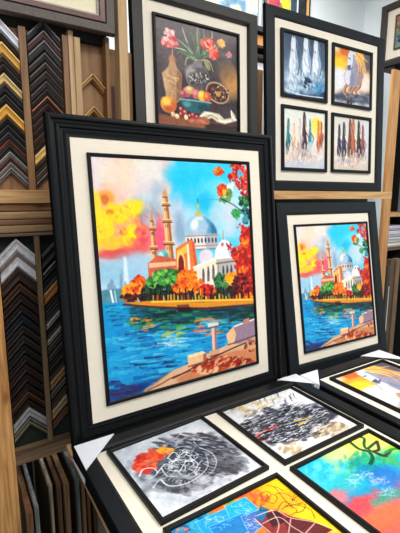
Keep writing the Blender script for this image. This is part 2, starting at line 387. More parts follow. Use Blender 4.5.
    P([(104,392),(150,380),(186,366),(150,384),(140,394),(107,404)], (26,44,110), .8, 4); wave(382,400,104,140,[(44,30,90),(20,60,140),(60,40,80)],30,14,2)
    # shore strip
    P([(122,302),(150,300),(200,301),(262,296),(262,301),(205,306),(170,306),(140,304.5)], (226,140,36)); P([(150,300),(258,296.5),(258,298.5),(150,302)], (250,200,60))
    S([(122,304),(150,306),(205,307.5),(262,302.5)], (92,30,24), 1.6); P([(176,304),(188,303),(190,307.5),(178,308.5)], (120,60,50)); P([(176,306.5),(190,306),(190,310),(178,311)], (40,20,30))
    # bank
    P([(135,402),(144,390),(158,380),(172,370),(186,364),(203,354),(214,350),(226,344),(240,334),(258,326),(262,370),(200,385)], (226,180,138))
    P([(176,378),(206,360),(230,350),(262,345),(262,362),(215,374),(180,386)], (206,120,78), .8, 3)
    D((225,362), 30, 6, [(150,36,24),(190,70,40),(120,26,24),(230,170,120)], 120, 2, 2.2, -.3); D((206,368), 16, 4, [(190,60,30),(240,190,140)], 40, 1.8, 2.2, -.3); D((250,345), 6, 8, [(120,40,30),(210,150,110)], 26, 1.8)
    C([(142,393),(160,384),(172,377),(190,370)], (120,60,50), 1.2); C([(172,378),(186,371),(200,363),(214,356),(230,348),(246,341)], (70,34,50), 1.5); C([(135,401),(150,387),(172,370)], (180,120,90), 1)
    # block, column, bench
    P([(187,356),(203,350),(203,362),(188,366)], (240,190,140)); P([(203,350),(206,352),(206,360),(203,362)], (170,96,70)); P([(186,355),(202,350),(206,352),(190,357)], (250,220,180)); S([(188,366),(203,361)], (120,60,44), 1.2)
    P([(211,326),(215.5,325.5),(217,350),(212.5,352)], (238,190,160)); P([(214,326),(215.8,325.5),(217.2,350),(215,351)], (150,110,120)); P([(207,322.5),(218,320.5),(218.5,324),(208,326.5)], (220,214,206)); S([(208,327),(218,324.5)], (70,60,80), 1.2)
    P([(209,350),(219,348),(220,352),(210,355)], (222,160,120)); S([(210,355.5),(220,352.5)], (100,50,60), 1.2)
    P([(227,334),(233,326),(237,324),(254,318),(257,334),(240,342),(228,343)], (150,124,146)); P([(226,333),(233,325),(236,333),(234,342),(228,343)], (240,190,140)); S([(234,325),(243,321.5),(254,317.5)], (238,220,210), 1.7); P([(243,318),(249,316),(249,321),(243,323)], (190,130,110))
    S([(228,343.5),(257,333)], (90,50,70), 1.2)
    A.jitter(5, 50)
    return A

# ---- still life with vase, fruit and tulips
def art_vase():
    A = Art(176, 232, [(155.5,15.8),(237.8,37),(238.8,157),(160.1,152)], seed=5)
    A.grad(lambda x, y, s: lerp_cols(np.clip(.55*y+.2*(s.noise(7, 2)-.5)*2, 0, 1), [(0,(92,80,84)),(.3,(66,56,62)),(.6,(46,38,42)),(1,(40,32,32))]))
    E, D, P, S, C = A.ell, A.dabs, A.poly, A.stroke, A.curve
    E((233,84), 12, 14, (196,140,78), .9, .9, rough=.2); E((228,72), 10, 8, (130,98,66), .7, .9); E((216,96), 14, 12, (70,48,40), .5, .8)
    # table
    P([(156,113),(200,120),(240,126),(242,160),(156,160)], (140,84,60), 1, 2); P([(206,122),(240,126),(242,160),(206,160)], (52,38,38), .9, 3)
    # stone bottle
    P([(163,73),(169,67),(171,60),(175,60),(178,68),(183,75),(182,99),(178,103),(168,98),(165,85)], (178,138,100)); P([(163,73),(169,68),(170,80),(168,98),(165,85)], (206,170,130), .7, 2); P([(178,70),(183,76),(182,99),(177,102)], (124,86,62), .8, 1.5)
    E((173,59), 3, 3.4, (190,128,84)); S([(173.4,50),(173.2,57)], (180,140,110), 1); D((173,78), 8, 6, [(214,176,132),(160,116,82)], 60, 1, 1.2, alpha=.6); D((173,92), 7, 8, [(196,156,116),(150,110,80)], 40, 1, 1.4, alpha=.5)
    # silver vase
    E((199,78), 12.8, 12.4, (150,146,142), .9, .1); E((199.4,78.4), 12.2, 12, (88,82,84), 1, .12); E((192,73), 5.5, 6, (158,152,150), .9, .7); P([(195,58),(202,58),(204,68),(193,68)], (120,114,116)); S([(194,57),(203,58)], (196,192,190), 1.3); E((207,82), 4.5, 8, (60,54,58), .8, .6)
    E((199,79), 10.5, 6, (74,70,72), .8, .4); D((199,79), 10, 5.5, [(206,200,190),(150,144,140),(40,36,40),(60,54,56)], 130, .75, 1.4)
    # leaves and tulips
    for p, c in [([(197,60),(190,48),(183,28)],(150,164,140)),([(196,58),(186,46),(176,38)],(110,136,104)),([(195,57),(184,50),(176,48)],(150,170,130)),([(200,58),(198,40),(198,28)],(120,146,110)),([(198,58),(193,36),(190,33)],(70,96,72)),
        ([(202,58),(205,44),(204,28)],(90,120,90)),([(203,58),(212,40),(213,32)],(130,150,100)),([(195,58),(188,58),(186,66)],(130,150,110)),([(203,60),(210,62),(214,72)],(140,140,90)),([(206,50),(220,52),(232,64)],(70,96,76)),([(206,52),(216,48),(224,46)],(90,120,84)),([(194,60),(182,52),(178,54)],(80,110,80)),([(196,56),(200,38),(197,22)],(96,110,84))]:
        C(p, c, 2.2, .95, True); C([(p[0][0]+.7,p[0][1]),(p[1][0]+.7,p[1][1]),(p[2][0]+.3,p[2][1])], tuple(min(255, v+50) for v in c), .7, .8, True)
    for p in ([(198,58),(188,44),(180,33)],[(199,58),(194,40),(186,30)],[(200,58),(201,42),(200,32)],[(201,58),(208,42),(209,33)],[(202,58),(214,50),(219,40)],[(197,58),(186,52),(180,60)],[(203,58),(214,58),(222,66)],[(204,58),(216,54),(228,58)]):
        C(p, (58,78,60), 2.4, .9, True); C(p, (140,158,120), .8, .7, True)
    E((208,65), 2.6, 5.5, (150,150,104), .9, .3, -.5)
    D((171,42), 7, 4.5, [(206,84,84),(222,110,104),(180,60,66),(232,150,140)], 46, 2); D((170,33), 5, 2.6, [(226,170,170),(204,140,146),(240,200,196)], 20, 1.8); D((168,39), 4, 2, [(226,196,190)], 5, 1.2)
    D((209,45), 6, 5, [(206,60,50),(232,110,84),(240,170,140),(180,40,40)], 50, 1.8); D((215,54), 4.5, 5, [(214,60,50),(190,36,40),(230,110,90)], 34, 1.8); D((222,44), 3.4, 3, [(236,166,80),(246,196,120),(214,120,60)], 20, 1.6); D((230,56), 2.4, 3, [(190,110,120),(214,160,160)], 10, 1.4); D((203,41), 2, 4, [(214,90,70)], 8, 1.4)
    # decorated dish
    E((218.5,93), 13.5, 9.6, (188,160,130), 1, .1, .25); E((218.5,93), 12, 8.2, (72,40,38), 1, .12, .25); D((218.5,93), 11, 7, [(116,66,54),(206,186,160),(150,100,80),(50,28,30),(90,44,40)], 110, 1, 1.3); E((219,94), 3, 2.6, (196,150,80), .9, .4)
    # bowl with fruit
    for c, rx, ry, col, hi in [((188,92),4.6,4.6,(184,84,96),(226,150,150)),((191,90),5,3.6,(200,150,90),(240,214,140)),((197,94),4.4,4.6,(190,90,100),(226,150,140)),((203,96),4.6,5,(226,170,50),(250,222,90)),((208,97),4,5.2,(206,84,50),(240,150,80)),((184,94),3.4,3.4,(160,70,86),(214,130,140))]:
        E(c, rx, ry, col, 1, .2); E((c[0]-1.2,c[1]-1.4), rx*.55, ry*.5, hi, .8, .8)
    P([(181,99),(190,99.5),(202,101),(212,103),(209,109),(203,113),(195,114),(187,110),(182,104)], (40,92,104)); C([(181,99),(190,100),(202,101.5),(212,103)], (120,180,180), 1.1); E((188,104), 4, 2.5, (110,170,170), .7, .8); E((204,108), 5, 4, (24,52,66), .7, .7)
    E((169.5,104.5), 8, 7.2, (226,140,50), 1, .12); E((167,101), 4.6, 3.6, (250,206,80), .9, .7); E((170,109), 5, 3, (180,70,50), .7, .7); E((175,104), 3, 4.4, (196,90,50), .7, .7)
    for x, y, c in ((178,116,(224,206,140)),(182,114,(166,40,50)),(186,112,(190,60,60)),(187,117,(226,200,150)),(191,116,(150,30,44)),(194,115,(170,40,56)),(198,117,(160,30,46)),(203,117,(150,34,50)),(182,109,(170,60,60)),(174,114,(214,170,130)),(206,114,(170,50,60))):
        E((x,y), 2.3, 2.3, c, 1, .25); E((x-.7,y-.8), .9, .8, (255,236,220), .7, .8)
    # cloth
    P([(200,116),(205,111),(212,112),(220,114),(225,119),(232,118),(233,111),(236,116),(237,121),(226,124),(218,122),(213,118),(206,120)], (206,196,166), 1, 1); C([(202,116),(208,113),(216,116),(222,121),(232,121)], (240,234,210), 1.2); C([(206,118),(212,115),(219,119)], (150,136,104), 1)
    C([(232,111),(233,117),(237,120)], (240,236,220), 1.4); D((200,121), 10, 2.5, [(200,120,90),(170,90,70)], 24, 1.6, 2.4, .15)
    g = A.a.mean(2, keepdims=True); A.a = np.clip((A.a*.9+g*.1-70)*1.12+72, 0, 255); A.jitter(9, 50)
    return A

def horse_small(A, cx, cy, s, body, dark, legs, lw=1.0, alpha=.95, lean=0, wd=1.0):
    """a galloping horse seen nearly head-on: head, neck, chest, legs; s = height in pixels"""
    P, E, C = A.poly, A.ell, A.curve; L = lambda pts: [(cx+(x*wd+lean*-y)*s, cy+y*s) for x, y in pts]
    for pts in ([(-.045,.08),(-.07,.22),(-.05,.30),(-.075,.44)],[(.0,.10),(-.015,.24),(.012,.33),(-.01,.46)],[(.05,.08),(.075,.20),(.05,.28),(.07,.38)],[(.075,.02),(.10,.16),(.085,.26)]): C(L(pts), legs, lw, alpha, True)
    P(L([(-.035,-.30),(-.06,-.12),(-.075,.02),(-.05,.12),(.01,.15),(.07,.11),(.09,-.02),(.055,-.16),(.03,-.34)]), body, alpha)
    P(L([(.02,-.3),(.055,-.16),(.09,-.02),(.075,.1),(.035,.12),(.03,-.05)]), dark, alpha*.8)
    P(L([(-.045,-.36),(-.035,-.43),(-.02,-.49),(0,-.44),(.018,-.49),(.03,-.42),(.035,-.33),(.0,-.24),(-.02,-.22),(-.04,-.25)]), body, alpha)
    P(L([(-.03,-.28),(0,-.24),(-.015,-.21),(-.035,-.24)]), dark, alpha)
    C(L([(.02,-.46),(.06,-.34),(.075,-.18)]), dark, lw, alpha*.8, True)

def art_white_horses():
    A = Art(104, 108, [(282.3,31.5),(325,44),(323.8,102.5),(283,93.8)], seed=11)
    A.grad(lambda x, y, s: lerp_cols(np.clip(y+.3*(s.noise(6, 3)-.5), 0, 1), [(0,(58,74,96)),(.45,(84,104,128)),(.75,(120,150,176)),(.88,(60,90,120)),(1,(30,50,76))]))
    E, D, P, S, C = A.ell, A.dabs, A.poly, A.stroke, A.curve
    D((287,84), 5, 12, [(200,216,226),(170,190,206)], 40, 1.8, alpha=.5); D((322,84), 3, 12, [(130,170,200),(190,210,224)], 20, 1.5, alpha=.5); D((303,92), 18, 5, [(206,224,236),(150,186,214),(90,140,180)], 60, 1.8, alpha=.6)
    A.blur(2)
    for cx, cy, s in ((293,66,62),(305.5,66,60),(315.5,67,56)):
        E((cx,cy+6), 6, 14, (150,176,200), .55, .9); horse_small(A, cx, cy, s, (220,228,236), (130,156,186), (214,226,236), 1.3)
        D((cx,cy+2), 4, 10, [(246,250,252),(170,190,210)], 22, 1.2, 2.4, 1.4, .5); D((cx+1,cy+16), 7, 9, [(230,238,244),(180,204,222),(120,150,180)], 24, 1.6, 2, 1.2, .5)
        C([(cx+4.5,cy-14),(cx+5.5,cy),(cx+4,cy+10)], (60,84,116), 1.2)
    D((306,84), 4, 5, [(24,50,80),(50,90,130)], 16, 1.4); D((317,90), 6, 5, [(50,120,170),(90,150,190)], 26, 1.6); C([(285,90),(300,96),(322,100)], (220,232,240), .8); C([(284,93),(300,99),(323,102)], (20,36,60), 1.4)
    A.jitter(6, 30); return A

def art_fire_horse(seed=12):
    A = Art(108, 116, [(335,47.8),(369.8,58),(369,105.2),(334.2,101)], seed=seed)
    A.grad(lambda x, y, s: lerp_cols(np.clip(y+.25*(s.noise(5, 3)-.5), 0, 1), [(0,(196,150,120)),(.3,(236,190,120)),(.45,(226,222,220)),(.7,(240,204,170)),(.85,(90,92,112)),(1,(190,190,200))]))
    E, D, P, S, C = A.ell, A.dabs, A.poly, A.stroke, A.curve
    E((366,60), 8, 11, (78,76,92), .9, .6, rough=.3); E((338,50), 4, 4, (220,226,230), .8, .6); E((342,59), 8, 8, (240,160,30), .8, .6, rough=.4); E((340,64), 7, 4, (252,206,40), .9, .6); E((345,53), 5, 4, (206,90,40), .8, .6, rough=.4); E((359,58), 5, 12, (246,190,100), .9, .6, rough=.3); E((361,72), 5, 10, (244,170,80), .7, .7, rough=.3)
    E((339,80), 6, 9, (226,232,240), .9, .6); E((364,84), 5, 6, (236,226,216), .8, .6)
    P([(335,94),(345,92),(368,96),(369,102),(335,98)], (66,72,92), .85, 2)
    # horse
    for p, w in (([(350,82),(346,87),(345,92),(348,95),(347,100)],2.9),([(353,84),(350,90),(352,94),(351,101)],3),([(358,83),(354,88),(352,92),(354,95)],2.8),([(361,80),(360,86),(356,90),(357,93)],2.6)): C(p, (120,84,76), w, .95); C([(x-.6,y) for x, y in p], (206,150,112), w*.5, .9)
    P([(347,70),(344.5,76),(345.5,82),(349,86),(355,86.5),(361,84),(363.5,77),(362,68),(358,62),(355,58),(350,60)], (150,150,174))
    P([(347,71),(344.8,77),(346,82),(349,85),(352,80),(351,70)], (222,224,234), .9); P([(356,66),(358,74),(356,86),(361,84),(363.5,77),(362,68)], (170,130,116), .7, 1.2); E((353,80), 3, 5, (128,128,152), .8, .6)
    P([(349,55.5),(352,53),(355.5,54.5),(357,59),(355.5,64),(352.5,68),(350.5,70.5),(348,70),(347.5,67),(348.5,61)], (212,218,230)); P([(347.8,66.5),(351.8,66),(350.8,70.3),(348.3,70)], (92,92,112)); P([(353.5,56),(357,59),(355.5,64),(352.5,68),(353.5,61)], (140,146,172), .85)
    S([(349.6,59.6),(350.8,60.4)], (24,24,34), .9); P([(350.3,55),(350.6,51.2),(352.3,54)], (226,226,236)); P([(353.4,54.5),(355,50.8),(356,55.5)], (206,206,220)); S([(349,71),(353,68.5)], (90,80,100), .7)
    for p in ([(356,54),(361,58),(364,66),(366,74)],[(356,57),(360,64),(361,72)],[(357,55),(363,60),(368,64)],[(356,60),(359,68),(358,76)],[(352,53),(351,50),(348,49)]): C(p, (250,200,110), 1.6, .85, True)
    for p in ([(357,56),(362,62),(363,70)],[(356,62),(358,70),(359,76)]): C(p, (196,120,60), .9, .8, True)
    D((351,100), 4, 1.6, [(40,46,66)], 8, 1.2); D((352,97), 14, 3, [(50,56,76),(120,130,150)], 26, 1.6, 2.4, 0, .6)
    A.jitter(7, 30); return A

def art_runners(which):
    if which == 0:
        A = Art(108, 120, [(283,108),(324,114.6),(323,170.5),(284.3,166.2)], seed=13)
        A.grad(lambda x, y, s: lerp_cols(np.clip(y+.2*(s.noise(5, 3)-.5), 0, 1), [(0,(224,228,220)),(.5,(236,226,214)),(.8,(232,216,206)),(1,(196,204,220))]))
        A.ell((315.5,126.5), 6.5, 6.5, (250,222,70), .95, .45); A.ell((313,131), 7, 6, (250,226,120), .6, .8)
        hs = [(287.5,137,34,(40,140,150),(24,84,96),(60,110,120)),(293,138,26,(236,214,180),(214,170,140),(214,150,140)),(303,137,46,(70,44,60),(40,28,44),(110,60,70)),(309,138,34,(44,110,140),(150,206,220),(70,100,130)),(298.5,138,36,(226,214,206),(190,160,150),(200,170,160)),(317,139,32,(226,130,60),(170,80,50),(120,60,60)),(320,137,26,(196,90,50),(150,70,50),(110,60,50))]
    else:
        A = Art(104, 116, [(334,116),(369,121.4),(368,171.3),(334.2,168.5)], seed=14)
        A.grad(lambda x, y, s: lerp_cols(np.clip(y+.2*(s.noise(5, 3)-.5), 0, 1), [(0,(216,214,204)),(.6,(232,222,210)),(1,(214,200,184))]))
        A.ell((366,140), 5, 20, (214,220,232), .7, .8)
        hs = [(339.5,143,34,(52,56,84),(36,36,64),(90,100,130)),(344,144,40,(60,54,80),(40,38,62),(110,150,190)),(350,143,44,(110,64,52),(80,44,40),(150,100,84)),(353,144,46,(190,110,76),(150,80,56),(170,110,84)),(358.5,143,40,(48,46,48),(30,30,34),(70,60,66)),(362.5,144,34,(150,84,76),(110,60,60),(150,100,100))]
    for cx, cy, s, b, d, l in hs: horse_small(A, cx, cy, s*1.12, b, d, d, 1.5, .95, wd=.5); A.curve([(cx+.03*s,cy-.1*s),(cx+.1*s,cy+.05*s),(cx+.06*s,cy+.2*s)], b, 1.6, .7, True)
    b0 = A.h
    cy = 157 if which == 0 else 160; cx = 304 if which == 0 else 351
    A.dabs((cx,cy), 16, 7, [(250,240,232),(214,196,190),(190,190,206),(240,214,196)], 46, 1.6, 2, -.2, .45)
    for _ in range(26):
        x = cx+(A.rng.random()-.5)*32; y = cy-14+A.rng.random()*14; A.curve([(x,y),(x+1.5,y+5),(x+(A.rng.random()-.5)*4,y+10)], [(120,90,90),(80,80,100),(190,140,120)][A.rng.integers(3)], .5, .6, True)
    A.jitter(6, 30); return A

def scribble(A, c, rx, ry, n, cols, w, loops=2, alpha=.95):
    r = A.rng
    for _ in range(n):
        t = r.random()*6.283; q = math.sqrt(r.random()); x = c[0]+math.cos(t)*q*rx; y = c[1]+math.sin(t)*q*ry
        a = r.random()*6.283; p = []; L = w*2.2
        for i in range(4+loops):
            p.append((x, y)); a += (r.random()-.3)*1.9; x += math.cos(a)*L*1.3; y += math.sin(a)*L*.7
        A.curve(p, cols[r.integers(len(cols))], w*(.7+.6*r.random()), alpha, True, 5)

def art_grey_script():
    A = Art(190, 190, [(117,449.5),(207,416.5),(267.5,466.5),(170,518)], seed=21)
    A.grad(lambda x, y, s: lerp_cols(np.clip(.75*s.noise(7, 3)+.35*s.noise(18, 4), 0, 1), [(0,(150,156,168)),(.4,(190,196,206)),(1,(226,230,236))]))
    A.ws = .62; E, D, P, S, C = A.ell, A.dabs, A.poly, A.stroke, A.curve
    E((200,458), 42, 24, (84,88,98), .75, .7, 0, .5); D((198,458), 44, 27, [(52,54,62),(84,88,98),(34,36,44),(150,154,164)], 240, 2.2, 3.2, .9, .6); D((198,458), 44, 27, [(52,54,62),(74,78,88),(200,204,212)], 120, 1.8, 3.4, -.5, .5); E((200,457), 34, 20, (48,52,62), .85, .5, 0, .35); E((222,462), 18, 12, (64,68,78), .7, .6, 0, .4); D((205,458), 38, 24, [(26,28,36),(120,124,134),(44,48,58),(170,174,184)], 260, 1.0, 3.2, .9, .75)
    D((190,482), 30, 10, [(80,84,94),(40,42,50),(150,154,164)], 60, 3, 1.6, 1.2, .5); D((236,462), 18, 10, [(60,62,70),(120,124,134)], 50, 3, 1.6, 1.2, .5); D((166,464), 14, 8, [(80,84,94),(120,124,132)], 24, 2.6, 2, 0, .5)
    D((222,486), 24, 12, [(210,214,222),(180,184,194)], 50, 3, 2, 0, .5)
    D((152,462), 12, 9, [(226,76,36),(240,104,50),(206,50,30)], 60, 2.6, 1.4, alpha=.85); D((160,452), 14, 5, [(232,84,36),(214,60,30)], 40, 2.2, 1.6, alpha=.85); D((172,448), 8, 3.2, [(250,176,30),(244,130,36)], 26, 1.8); D((146,457), 5, 4, [(226,60,30),(180,40,30)], 16, 2)
    W = [(236,238,242),(214,218,226),(250,250,252)]
    for p, w in [([(146,474),(150,467),(160,466),(164,471),(158,476),(150,476)],2.2),([(164,471),(172,462),(178,466),(172,472)],1.8),([(174,456),(180,450),(186,455),(180,460),(176,456)],1.9),([(178,462),(188,452),(196,448),(204,452)],1.9),([(186,470),(194,458),(200,462),(192,470)],1.6),
        ([(168,478),(176,484),(192,482),(206,474),(214,464),(212,452)],2.0),([(196,456),(204,462),(200,470),(190,476)],1.6),([(160,486),(166,478),(172,476)],1.4),([(206,446),(216,450),(222,458),(220,468),(208,478)],1.5),([(182,446),(190,444),(198,446)],1.4),([(168,466),(174,474),(184,474)],1.6),([(200,440),(206,446)],1.4)]:
        C(p, W[0], w*.85, .95, True)
    scribble(A, (192,461), 20, 12, 46, W, 1.1, 1)
    for i in range(22):
        a = 2.6-i*.145; c = (192+math.cos(a)*26, 460+math.sin(a)*19); S([c, (c[0]+math.cos(a)*4, c[1]+math.sin(a)*3)], (196,200,210), .8, .8)
    A.jitter(9, 50); return A

def art_black_script():
    A = Art(180, 190, [(224,410.5),(294.5,388),(364.5,429),(291,460)], seed=22)
    A.grad(lambda x, y, s: lerp_cols(np.clip(.8*s.noise(6, 3)+.3*s.noise(20, 4), 0, 1), [(0,(186,190,200)),(.5,(214,216,222)),(1,(232,232,234))]))
    A.ws = .62; E, D, P, S, C = A.ell, A.dabs, A.poly, A.stroke, A.curve
    E((292,424), 43, 17, (44,46,56), .95, .25, .12, .25); D((292,424), 46, 19, [(38,40,50),(56,60,70),(30,30,40)], 180, 2.6, 1.6, .3, .7)
    D((250,404), 20, 7, [(190,170,120),(226,224,222),(120,124,134),(240,240,242)], 60, 2, 2, -.4, .7); D((335,432), 18, 6, [(170,150,116),(210,196,170),(120,104,84)], 60, 2.2, 2.4, -.4, .8); D((296,448), 12, 6, [(200,176,130),(170,150,116)], 24, 1.4, 2, -.5, .8)
    scribble(A, (290,422), 44, 17, 160, [(196,200,212),(150,156,170),(216,218,226),(110,116,130)], .8, 1, .85)
    r = A.rng
    for _ in range(430):
        t = r.random()*6.283; q = math.sqrt(r.random()); x = 290+math.cos(t)*q*46; y = 423+math.sin(t)*q*19; l = 2.5+r.random()*4
        A.curve([(x,y),(x+l*.5,y-l*.28+r.random()-.5),(x+l,y-l*.3)], [(190,194,206),(230,232,238),(120,126,140),(30,32,40),(20,20,28)][r.integers(5)], 1.5, .85, True, 3)
    for _ in range(26):
        x = 262+r.random()*36; y = 391+r.random()*10; C([(x,y),(x+1.5,y+4),(x+4,y+6)], [(236,238,242),(90,96,110),(200,204,212)][r.integers(3)], 2, .8, True)
    for p in ([(262,398),(270,392),(280,392)],[(250,402),(258,406),(268,400)],[(236,410),(246,408),(254,402)],[(276,390),(282,398),(290,396)]): C(p, (196,200,208), 2, .8, True)
    for p in ([(262,408),(270,404),(276,402),(284,402)],[(246,408),(252,413),(262,412)],[(268,400),(280,398),(288,396)],[(300,422),(310,420),(318,417)],[(304,426),(314,422)]): C(p, (214,184,60), 2.6, .95, True)
    for p in ([(262,436),(270,430),(280,428),(288,426)],[(262,436),(266,440),(276,438)],[(274,430),(282,424)]): C(p, (206,44,48), 2, .95, True)
    C([(258,440),(262,434),(272,430)], (226,180,180), 1.1)
    A.jitter(8, 50); return A

def art_orange_script():
    A = Art(220, 220, [(176.5,531.5),(283,481),(397,577),(276,678)], seed=23)
    A.grad(lambda x, y, s: lerp_cols(np.clip(x*.95+.12*(1-y)+.1*(s.noise(7, 3)-.5), 0, 1), [(0,(16,120,190)),(.30,(24,140,190)),(.42,(90,150,120)),(.5,(238,110,40)),(.72,(244,124,28)),(.86,(250,170,24)),(1,(252,206,30))]))
    A.ws = .75; E, D, P, S, C = A.ell, A.dabs, A.poly, A.stroke, A.curve
    D((240,504), 12, 5, [(110,170,70),(240,150,50),(236,90,50)], 40, 2.4); E((300,500), 22, 12, (248,150,24), .5, .8); E((322,520), 22, 16, (252,206,26), .8, .8); D((262,500), 16, 7, [(236,96,60),(226,70,50)], 50, 2.4, alpha=.5)
    D((210,524), 30, 10, [(14,104,170),(30,160,200),(60,180,214),(10,84,150)], 130, 2.6, 1.8, .4, .6); D((190,533), 8, 6, [(230,120,70),(190,120,100)], 12, 1.8)
    for q, c in (([(203,523),(232,510),(246,521),(214,540)],(16,156,214)),([(232,508),(252,499),(266,511),(240,526)],(10,170,214)),([(216,528),(250,515),(262,530),(230,548)],(14,120,196)),([(248,518),(266,512),(276,524),(258,538)],(60,110,190))):
        P(q, c, .95, 1.2); 
        for i in range(4): S([q[i], q[(i+1) % 4]], (120,214,236), .9, .9)
    scribble(A, (224,523), 14, 7, 26, [(210,236,244),(150,220,240)], .7, 1); scribble(A, (250,510), 10, 6, 16, [(200,236,244)], .7, 1); scribble(A, (262,524), 9, 6, 16, [(220,226,246)], .7, 1)
    for q, c in (([(262,520),(282,512),(300,520),(322,526),(300,542),(276,536)],(130,36,40)),([(272,516),(284,513),(294,524),(280,530)],(60,20,28)),([(290,520),(318,524),(340,534),(318,548),(296,538)],(90,26,34)),([(262,520),(268,508),(276,512),(270,524)],(20,110,170))): P(q, c, .95, 1)
    for p in ([(264,518),(282,513),(298,521),(322,526),(344,535)],[(270,526),(286,520),(300,530),(316,540)],[(278,512),(286,526),(284,538)],[(298,522),(296,536)],[(262,521),(274,532),(290,546)],[(322,527),(310,540)]): C(p, (246,206,190), 1.1)
    K = (60,22,16)
    for p in ([(273,488),(283,490),(290,494)],[(270,503),(268,497),(274,494),(278,498),(272,503),(281,506),(284,500),(279,497)],[(281,490),(292,503),(300,512)],[(282,497),(290,496),(298,500)],[(284,514),(290,505),(300,508),(310,510),(318,514),(322,522)],
        [(289,512),(296,508),(304,514),(298,518)],[(298,502),(304,505)],[(301,498),(299,504),(303,500)],[(305,508),(312,508),(310,514),(304,516)],[(268,507),(268,513),(276,512)],[(292,510),(310,506)]): C(p, K, 1.0, .95)
    A.jitter(8, 60); return A

def art_green_script():
    A = Art(220, 220, [(302,470),(375.5,435.5),(491,499),(419,559)], seed=24)
    A.grad(lambda x, y, s: lerp_cols(np.clip(y+.16*(s.noise(5, 3)-.5)-.05*x, 0, 1), [(0,(240,222,90)),(.16,(206,220,120)),(.27,(60,196,150)),(.38,(20,170,200)),(.5,(40,150,200)),(.62,(150,90,150)),(.72,(236,84,90)),(1,(244,110,70))]))
    E, D, P, S, C = A.ell, A.dabs, A.poly, A.stroke, A.curve
    E((318,466), 22, 13, (30,186,222), .95, .7, rough=.3); E((326,482), 22, 11, (50,190,220), .9, .7, rough=.3); E((344,455), 17, 9, (190,222,150), .85, .7); E((394,436), 16, 8, (252,214,20), .95, .7); E((372,442), 14, 6, (246,232,110), .8, .7)
    E((366,466), 18, 8, (10,150,150), .8, .7, rough=.4); E((374,474), 16, 8, (14,130,190), .85, .7); E((398,462), 10, 8, (70,170,90), .8, .7, rough=.4); E((392,478), 16, 12, (40,110,190), .8, .7); E((400,452), 8, 5, (160,200,60), .8, .7)
    E((356,486), 16, 8, (60,180,190), .8, .7); E((345,499), 14, 7, (226,120,130), .9, .7, rough=.3); E((370,506), 22, 8, (236,74,80), .95, .6, rough=.3); E((396,500), 16, 6, (60,160,130), .8, .7, rough=.4); E((390,520), 30, 9, (242,110,70), .9, .7)
    D((336,470), 26, 9, [(40,200,226),(110,214,226),(20,160,200)], 60, 2.6, 2.4, -.5, .35); D((372,462), 24, 8, [(20,160,130),(60,190,120),(10,130,140)], 60, 2.4, 2.4, -.5, .4)
    A.ws = 1.35; G = (14,78,50)
    for p, c, w in [([(358,445),(366,451),(376,454),(380,460),(378,466)],G,2.6),([(365,439),(371,441),(371,447),(374,451),(380,447),(384,444)],G,2.2),([(384,444),(386,452),(382,454),(392,458),(398,453)],(60,52,40),2.4),([(376,452),(388,458),(394,459)],(50,60,44),1.8),([(393,455),(400,452),(408,452)],(30,140,60),2.2),([(365,439),(368,440)],G,1.6)]: C(p, c, w, .95)
    for c in ((376,476),(392,484),(395,494),(362,482)): pass
    A.ws = 1; scribble(A, (371,477), 11, 4, 70, [(196,226,226),(150,206,216)], .5, 1, .6); scribble(A, (388,483), 10, 4, 70, [(206,206,236),(170,186,230)], .5, 1, .6); scribble(A, (396,494), 8, 5, 36, [(190,196,236),(220,220,240)], .5, 1, .6); scribble(A, (362,483), 5, 3, 16, [(150,214,214)], .8, 1, .8)
    A.jitter(7, 60); return A

def art_abstract(which):
    A = Art(110, 140, [(0,0),(110,0),(110,140),(0,140)], (206,214,220) if which else (206,214,222), seed=31+which)
    E, D, P, S, C = A.ell, A.dabs, A.poly, A.stroke, A.curve
    if which == 0:
        P([(-5,-5),(34,-5),(34,150),(-5,150)], (168,70,84)); P([(40,-5),(62,-5),(70,150),(38,150)], (190,186,50)); P([(64,-5),(84,-5),(84,150),(70,150)], (60,74,84)); P([(88,-5),(115,-5),(115,150),(88,150)], (44,50,54))
        S([(36,0),(37,140)], (220,220,214), 3); S([(86,0),(86,140)], (210,220,224), 4); E((52,80), 8, 40, (220,206,60), .8, .4)
        D((20,70), 20, 60, [(150,60,70),(196,96,100),(140,50,64)], 80, 5, alpha=.5)
    else:
        A.grad(lambda x, y, s: lerp_cols(np.clip(s.noise(6, 3), 0, 1), [(0,(80,120,150)),(.5,(130,160,180)),(1,(180,186,180))]))
        P([(20,60),(60,50),(64,130),(24,138)], (214,206,160), .9, 2); P([(66,40),(96,40),(96,120),(70,126)], (80,110,140), .9, 2); P([(-5,80),(16,78),(18,145),(-5,145)], (200,160,120), .9, 2); E((80,30), 16, 12, (236,240,240), .9, .5); P([(99,-5),(115,-5),(115,150),(97,150)], (222,180,150), .9, 2)
        D((60,80), 50, 60, [(190,196,196),(90,130,160),(60,84,106),(180,168,124)], 110, 5, alpha=.6)
    A.jitter(8, 30); return A

def art_harbour():
    A = Art(120, 120, [(0,0),(120,0),(120,120),(0,120)], seed=41)
    A.grad(lambda x, y, s: lerp_cols(np.clip(y+.3*(s.noise(6, 3)-.5), 0, 1), [(0,(150,110,90)),(.3,(120,92,74)),(.5,(130,146,120)),(.75,(84,110,130)),(1,(120,140,130))]))
    A.dabs((40,40), 40, 30, [(110,70,50),(160,120,90),(90,96,70),(190,170,150)], 120, 5, alpha=.7); A.dabs((60,90), 60, 22, [(60,90,120),(110,136,120),(150,166,160),(40,50,60)], 120, 5, 2.2, 0, .7)
    A.poly([(4,92),(40,88),(44,100),(10,104)], (40,54,84)); A.jitter(8, 30); return A


